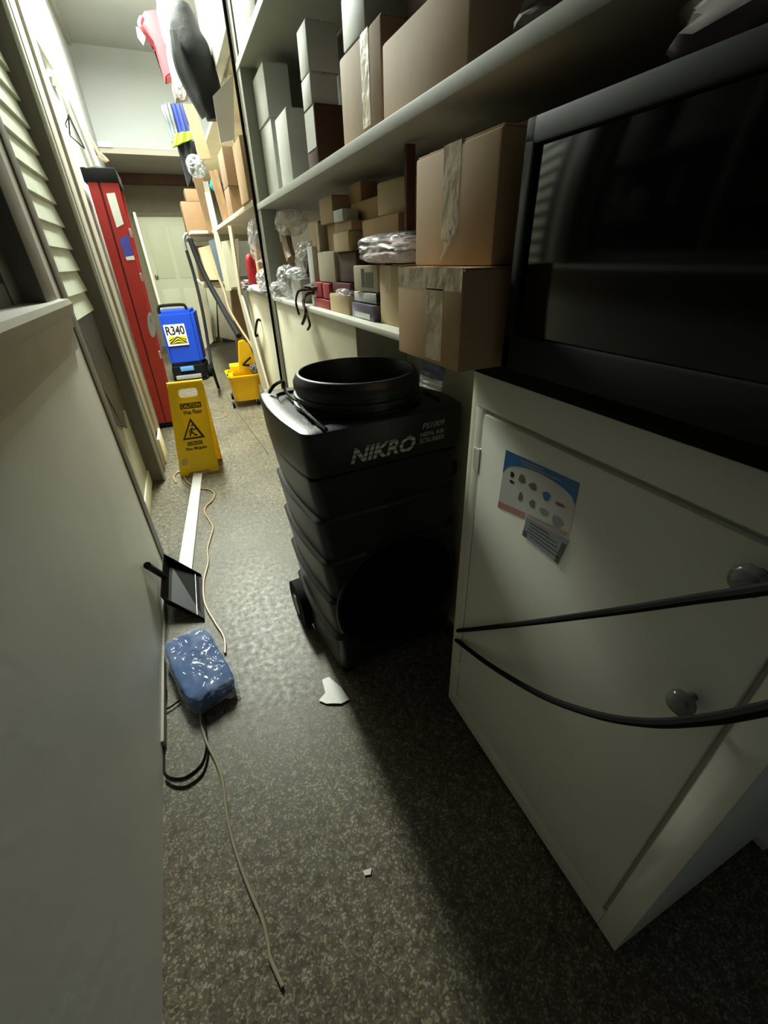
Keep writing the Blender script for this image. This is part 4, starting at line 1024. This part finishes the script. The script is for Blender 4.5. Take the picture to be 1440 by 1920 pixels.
bm = BM(); add_tube(bm, [a_, b_, c_], .017, 10, 0)
single('door_edge_strip', bm, 'doorp', 'pale narrow strip drawn as the left edge of the far door frame', 'pole')  # upright tube stands for the left edge of the far door frame

# black torn sheet in the recess
bm = BM(); z0 = .42
Q = [(2.36, 1.12), (3.0, 1.115), (3.07, .80), (3.02, .56), (2.9, .60), (2.84, .50), (2.7, .56), (2.5, .62), (2.3, .8)]
add_prism(bm, [Vector((-.4515, y, z)) for y, z in Q], (.012, 0, 0)); bmesh.ops.triangulate(bm, faces=list(bm.faces)); bmesh.ops.subdivide_edges(bm, edges=list(bm.edges), cuts=3)
for v in bm.verts: v.co.x += .012 * abs(noise.noise(v.co * 14)); 
single('torn_sheeting', bm, 'blackwrap', 'torn dark sheeting hanging below the clapboards in the left recess', 'sheet')

# ================================================================== BLUE MACHINE
bl_ = thing('carpet_machine', 'blue and black upright floor machine marked R340 standing before the far door', 'machine', (-.03, 6.35, 0))
def box8(F, B):   # front four and back four points, both BL BR TR TL
    bm = BM(); vs = [bm.verts.new(Vector(p)) for p in F + B]
    for q_ in ((0, 1, 2, 3), (7, 6, 5, 4), (0, 4, 5, 1), (1, 5, 6, 2), (2, 6, 7, 3), (3, 7, 4, 0)): bm.faces.new([vs[i] for i in q_])
    return bm
bm = box8([(-.24, 6.2, .22), (.155, 6.2, .22), (.165, 6.23, .84), (-.225, 6.23, .84)], [(-.24, 6.5, .22), (.215, 6.5, .22), (.235, 6.46, .86), (-.225, 6.46, .86)])
bmesh.ops.bevel(bm, geom=list(bm.edges), offset=.035, segments=4, affect='EDGES'); obj('shell', bm, 'blue', bl_)
bm = box8([(-.235, 6.19, .03), (.155, 6.19, .03), (.155, 6.19, .22), (-.235, 6.19, .22)], [(-.235, 6.52, .03), (.225, 6.52, .03), (.225, 6.52, .22), (-.235, 6.52, .22)])
bmesh.ops.bevel(bm, geom=list(bm.edges), offset=.02, segments=3, affect='EDGES'); obj('base', bm, 'blackr', bl_)
bm = BM(); add_box(bm, -.215, -.03 + .12, 6.17, 6.19, .045, .095, .004); obj('front_bar', bm, 'greybox', bl_)
bm = BM(); add_box(bm, -.14, .02, 6.172, 6.192, .145, .20, .004); obj('blue_plate', bm, 'ltblue', bl_)
bm = BM(); add_tube(bm, [(-.21, 6.30, .82), (-.20, 6.30, .885), (-.15, 6.30, .905), (.06, 6.30, .905), (.10, 6.30, .885), (.11, 6.30, .84)], .018, 10, 5); obj('carry_handle', bm, 'blackr', bl_)
for y in (6.27,):
    bm = BM(); add_cyl(bm, (.18, 6.42, .075), (.235, 6.42, .075), .075, n=28); obj('wheel', bm, 'blackr', bl_)
    bm = BM(); add_cyl(bm, (-.25, 6.42, .075), (-.2, 6.42, .075), .075, n=28); obj('wheel', bm, 'blackr', bl_)
lb = [Vector((-.205, 6.195, .455)), Vector((.035, 6.195, .455)), Vector((-.205, 6.205, .700)), Vector((.035, 6.205, .700))]
gl = bilinear(lb[0], lb[1], lb[2], lb[3]); bm = BM(); add_prism(bm, [lb[0], lb[1], lb[3], lb[2]], (0, .004, 0)); obj('label_plate', bm, 'white', bl_, smooth=False)
g1 = bilinear(*lb, (0, -.001, 0)); g2 = bilinear(*lb, (0, -.002, 0))
bm = BM(); decal(bm, text_faces('R340', ext=.03), .06, .95, .50, .93, g1); obj('lettering', bm, 'ink', bl_, smooth=False)
bm = BM(); decal(bm, RECT, .10, .95, .08, .44, g1); obj('chevron_field', bm, mat('chevron_yellow', (236, 216, 40), .5), bl_, smooth=False)
bm = BM()
for k in range(4):
    yb = -.10 + .14 * k
    for s in (-1, 1):
        pts = [(.525, yb + .20), (.525 + s * .42, yb - .10), (.525 + s * .42, yb - .03), (.525, yb + .27)]
        pts = [(x, min(.44, max(.08, y))) for x, y in pts]
        if len({y for _, y in pts}) > 1:
            try: bm.faces.new([bm.verts.new(g2(*p_)) for p_ in pts])
            except ValueError: pass
obj('chevrons', bm, 'ink', bl_, smooth=False)

# vacuum wand and hose
yv = 5.5
vw = thing('vacuum_wand', 'black vacuum wand with shiny top leaning in front of the blue machine', 'wand', tuple(at(408, 728, 'z', 0.01)))
bm = BM(); add_tube(bm, [at(350, 470, 'y', 5.8), at(365, 520, 'y', 5.75), at(380, 585, 'y', 5.6), at(392, 655, 'y', 5.45), at(398, 690, 'y', 5.2), at(410, 727, 'z', .02)], .017, 10, 4); obj('tube', bm, 'blackr', vw)
bm = BM(); add_tube(bm, [at(350, 470, 'y', 5.8), at(345, 448, 'y', 5.8), at(350, 438, 'y', 5.8), at(357, 445, 'y', 5.8), at(360, 462, 'y', 5.8)], .016, 10, 4); obj('bent_grip', bm, 'chrome', vw)
bm = BM(); add_tube(bm, [at(356, 448, 'y', 5.75), at(372, 490, 'y', 5.7), at(390, 528, 'y', 5.6), at(412, 568, 'y', 5.4), at(430, 600, 'y', 5.1), at(448, 630, 'y', 4.85)], .028, 12, 5)
single('vacuum_hose', bm, 'blackr', 'thick black hose running down to the yellow mop bucket', 'hose')

# ================================================================== MOP BUCKET
mb = thing('mop_bucket', 'yellow mop bucket with wringer on casters beyond the air scrubber', 'bucket', (.50, 4.86, 0))
def taper(bm, x0, x1, y0, y1, z0, z1, g_, r=.05, wall=.008):
    def rr_(e, z): 
        return [p + Vector(((x0 + x1) / 2, (y0 + y1) / 2, 0)) for p in rrect(-(x1 - x0) / 2 - e, (x1 - x0) / 2 + e, (y1 - y0) / 2 + e, z, 0, r)]
    add_rings(bm, [rr_(0, z0), rr_(g_ * .9, z1 - .012), rr_(g_ + .01, z1 - .010), rr_(g_ + .01, z1), rr_(g_ - wall, z1), rr_(-wall, z0 + .012)])
bm = BM(); taper(bm, .345, .60, 4.68, 5.02, .065, .325, .022); obj('tub', bm, 'yellow2', mb)
bm = BM(); add_prism(bm, [(.31, 4.70, .325), (.37, 4.68, .325), (.37, 4.9, .325), (.31, 4.82, .325)], (0, 0, -.02)); add_prism(bm, [(.315, 4.68, .33), (.38, 4.67, .37), (.38, 4.69, .37), (.315, 4.70, .33)], (0, .02, 0)); obj('pour_spout', bm, 'yellow2', mb, smooth=False)
P = [at(x, y, 'y', 4.78) for x, y in ((448, 700), (447, 640), (457, 637), (466, 645), (478, 672), (486, 705))]
bm = BM(); add_prism(bm, P, (0, .03, 0)); bmesh.ops.bevel(bm, geom=list(bm.edges), offset=.006, segments=2, affect='EDGES'); obj('wringer_side', bm, 'yellow2', mb)
P = [at(x, y, 'y', 4.74) for x, y in ((493, 690), (492, 646), (499, 638), (508, 643), (520, 662), (525, 695), (510, 702))]
bm = BM(); add_prism(bm, P, (0, .16, 0)); bmesh.ops.bevel(bm, geom=list(bm.edges), offset=.008, segments=2, affect='EDGES'); obj('wringer_side', bm, 'yellow2', mb)
bm = BM(); add_box(bm, .37, .62, 4.82, 4.99, .30, .40, .01); obj('wringer_basket', bm, 'yellow2', mb)
bm = BM(); add_cyl(bm, at(455, 684, 'y', 4.75), at(480, 686, 'y', 4.75), .012); add_tube(bm, [at(455, 684, 'y', 4.76), at(470, 670, 'y', 4.76)], .01, 8, 0); obj('wringer_bar', bm, 'blackr', mb)
bm = BM(); add_box(bm, .62, .72, 4.74, 4.95, .19, .36, .015); obj('wringer_rear', bm, 'yellow2', mb)
for (x, y) in ((.315, 4.70), (.57, 4.70), (.34, 5.02), (.58, 5.02)):
    bm = BM(); add_cyl(bm, (x - .012, y, .032), (x + .012, y, .032), .032, n=20); cw = obj('caster', bm, 'blackr', mb)
    bm = BM(); add_box(bm, x - .018, x + .018, y - .012, y + .012, .035, .085, .003); obj('caster_fork', bm, 'alu', cw)
bm = BM(); add_prism(bm, [at(427, 423, 'x', .50), at(433, 423, 'x', .50), at(452, 553, 'x', .50), at(447, 553, 'x', .50)], (.012, 0, 0))
add_prism(bm, [at(447, 552, 'x', .50), at(452, 552, 'x', .50), at(502, 728, 'x', .50), at(492, 730, 'x', .50)], (.014, 0, 0))
single('wooden_lath', bm, 'offwhite', 'long pinkish white lath leaning over the mop bucket against the cabinet', 'lath', smooth=False)
bm = BM(); add_tube(bm, [at(403, 505, 'y', 5.3), at(420, 545, 'y', 5.2), at(430, 580, 'y', 5.1), at(450, 615, 'y', 4.95), at(476, 657, 'y', 4.72), at(478, 685, 'y', 4.70)], .012, 8, 4)
mp = thing('mop', 'mop with orange tan wooden handle, grey strands in the yellow wringer', 'mop', tuple(at(477, 692, 'y', 4.70)))
obj('handle', bm, 'wood', mp)
bm = BM(); add_blob(bm, at(477, 692, 'y', 4.70), (.08, .06, .09), .3, 7, 4, 3, 4); obj('mop_head', bm, 'grey', mp)
board('narrow white upright beside the slate blue board', [(384, 360), (392, 360), (434, 545), (424, 545)], .03, 'doorp', 'y', 5.15, 'shelf_upright', 'post')
# leaning sheets at the far right below the shelves
for k, (lab, q_, m_, v) in enumerate((
    ('leaning beige board nearest the blue machine at far right', [(362, 545), (385, 540), (400, 640), (384, 655)], 'offwhite', 6.9),
    ('leaning cream board in the middle under the far low shelf', [(386, 540), (404, 538), (408, 632), (402, 632)], 'doorp', 6.4),
    ('leaning tan board closest to the cream cabinet under far low shelf', [(405, 540), (436, 540), (446, 640), (412, 632)], 'offwhite', 6.1))):
    v = min(9.3, min(at(x, y, 'z', .0).y for x, y in q_[2:]))
    board(lab, q_, .03, m_, 'y', v)
board('brown edged carton side standing between the leaning boards and cream cabinet', [(432, 542), (452, 545), (472, 668), (446, 668)], .10, 'card', 'y', at(460, 668, 'z', 0).y)
board('tan carton with bent flap on the far low shelf', [(372, 465), (398, 458), (415, 525), (390, 525)], .18, 'card2', 'y', 5.7, 'cardboard_box', 'box')
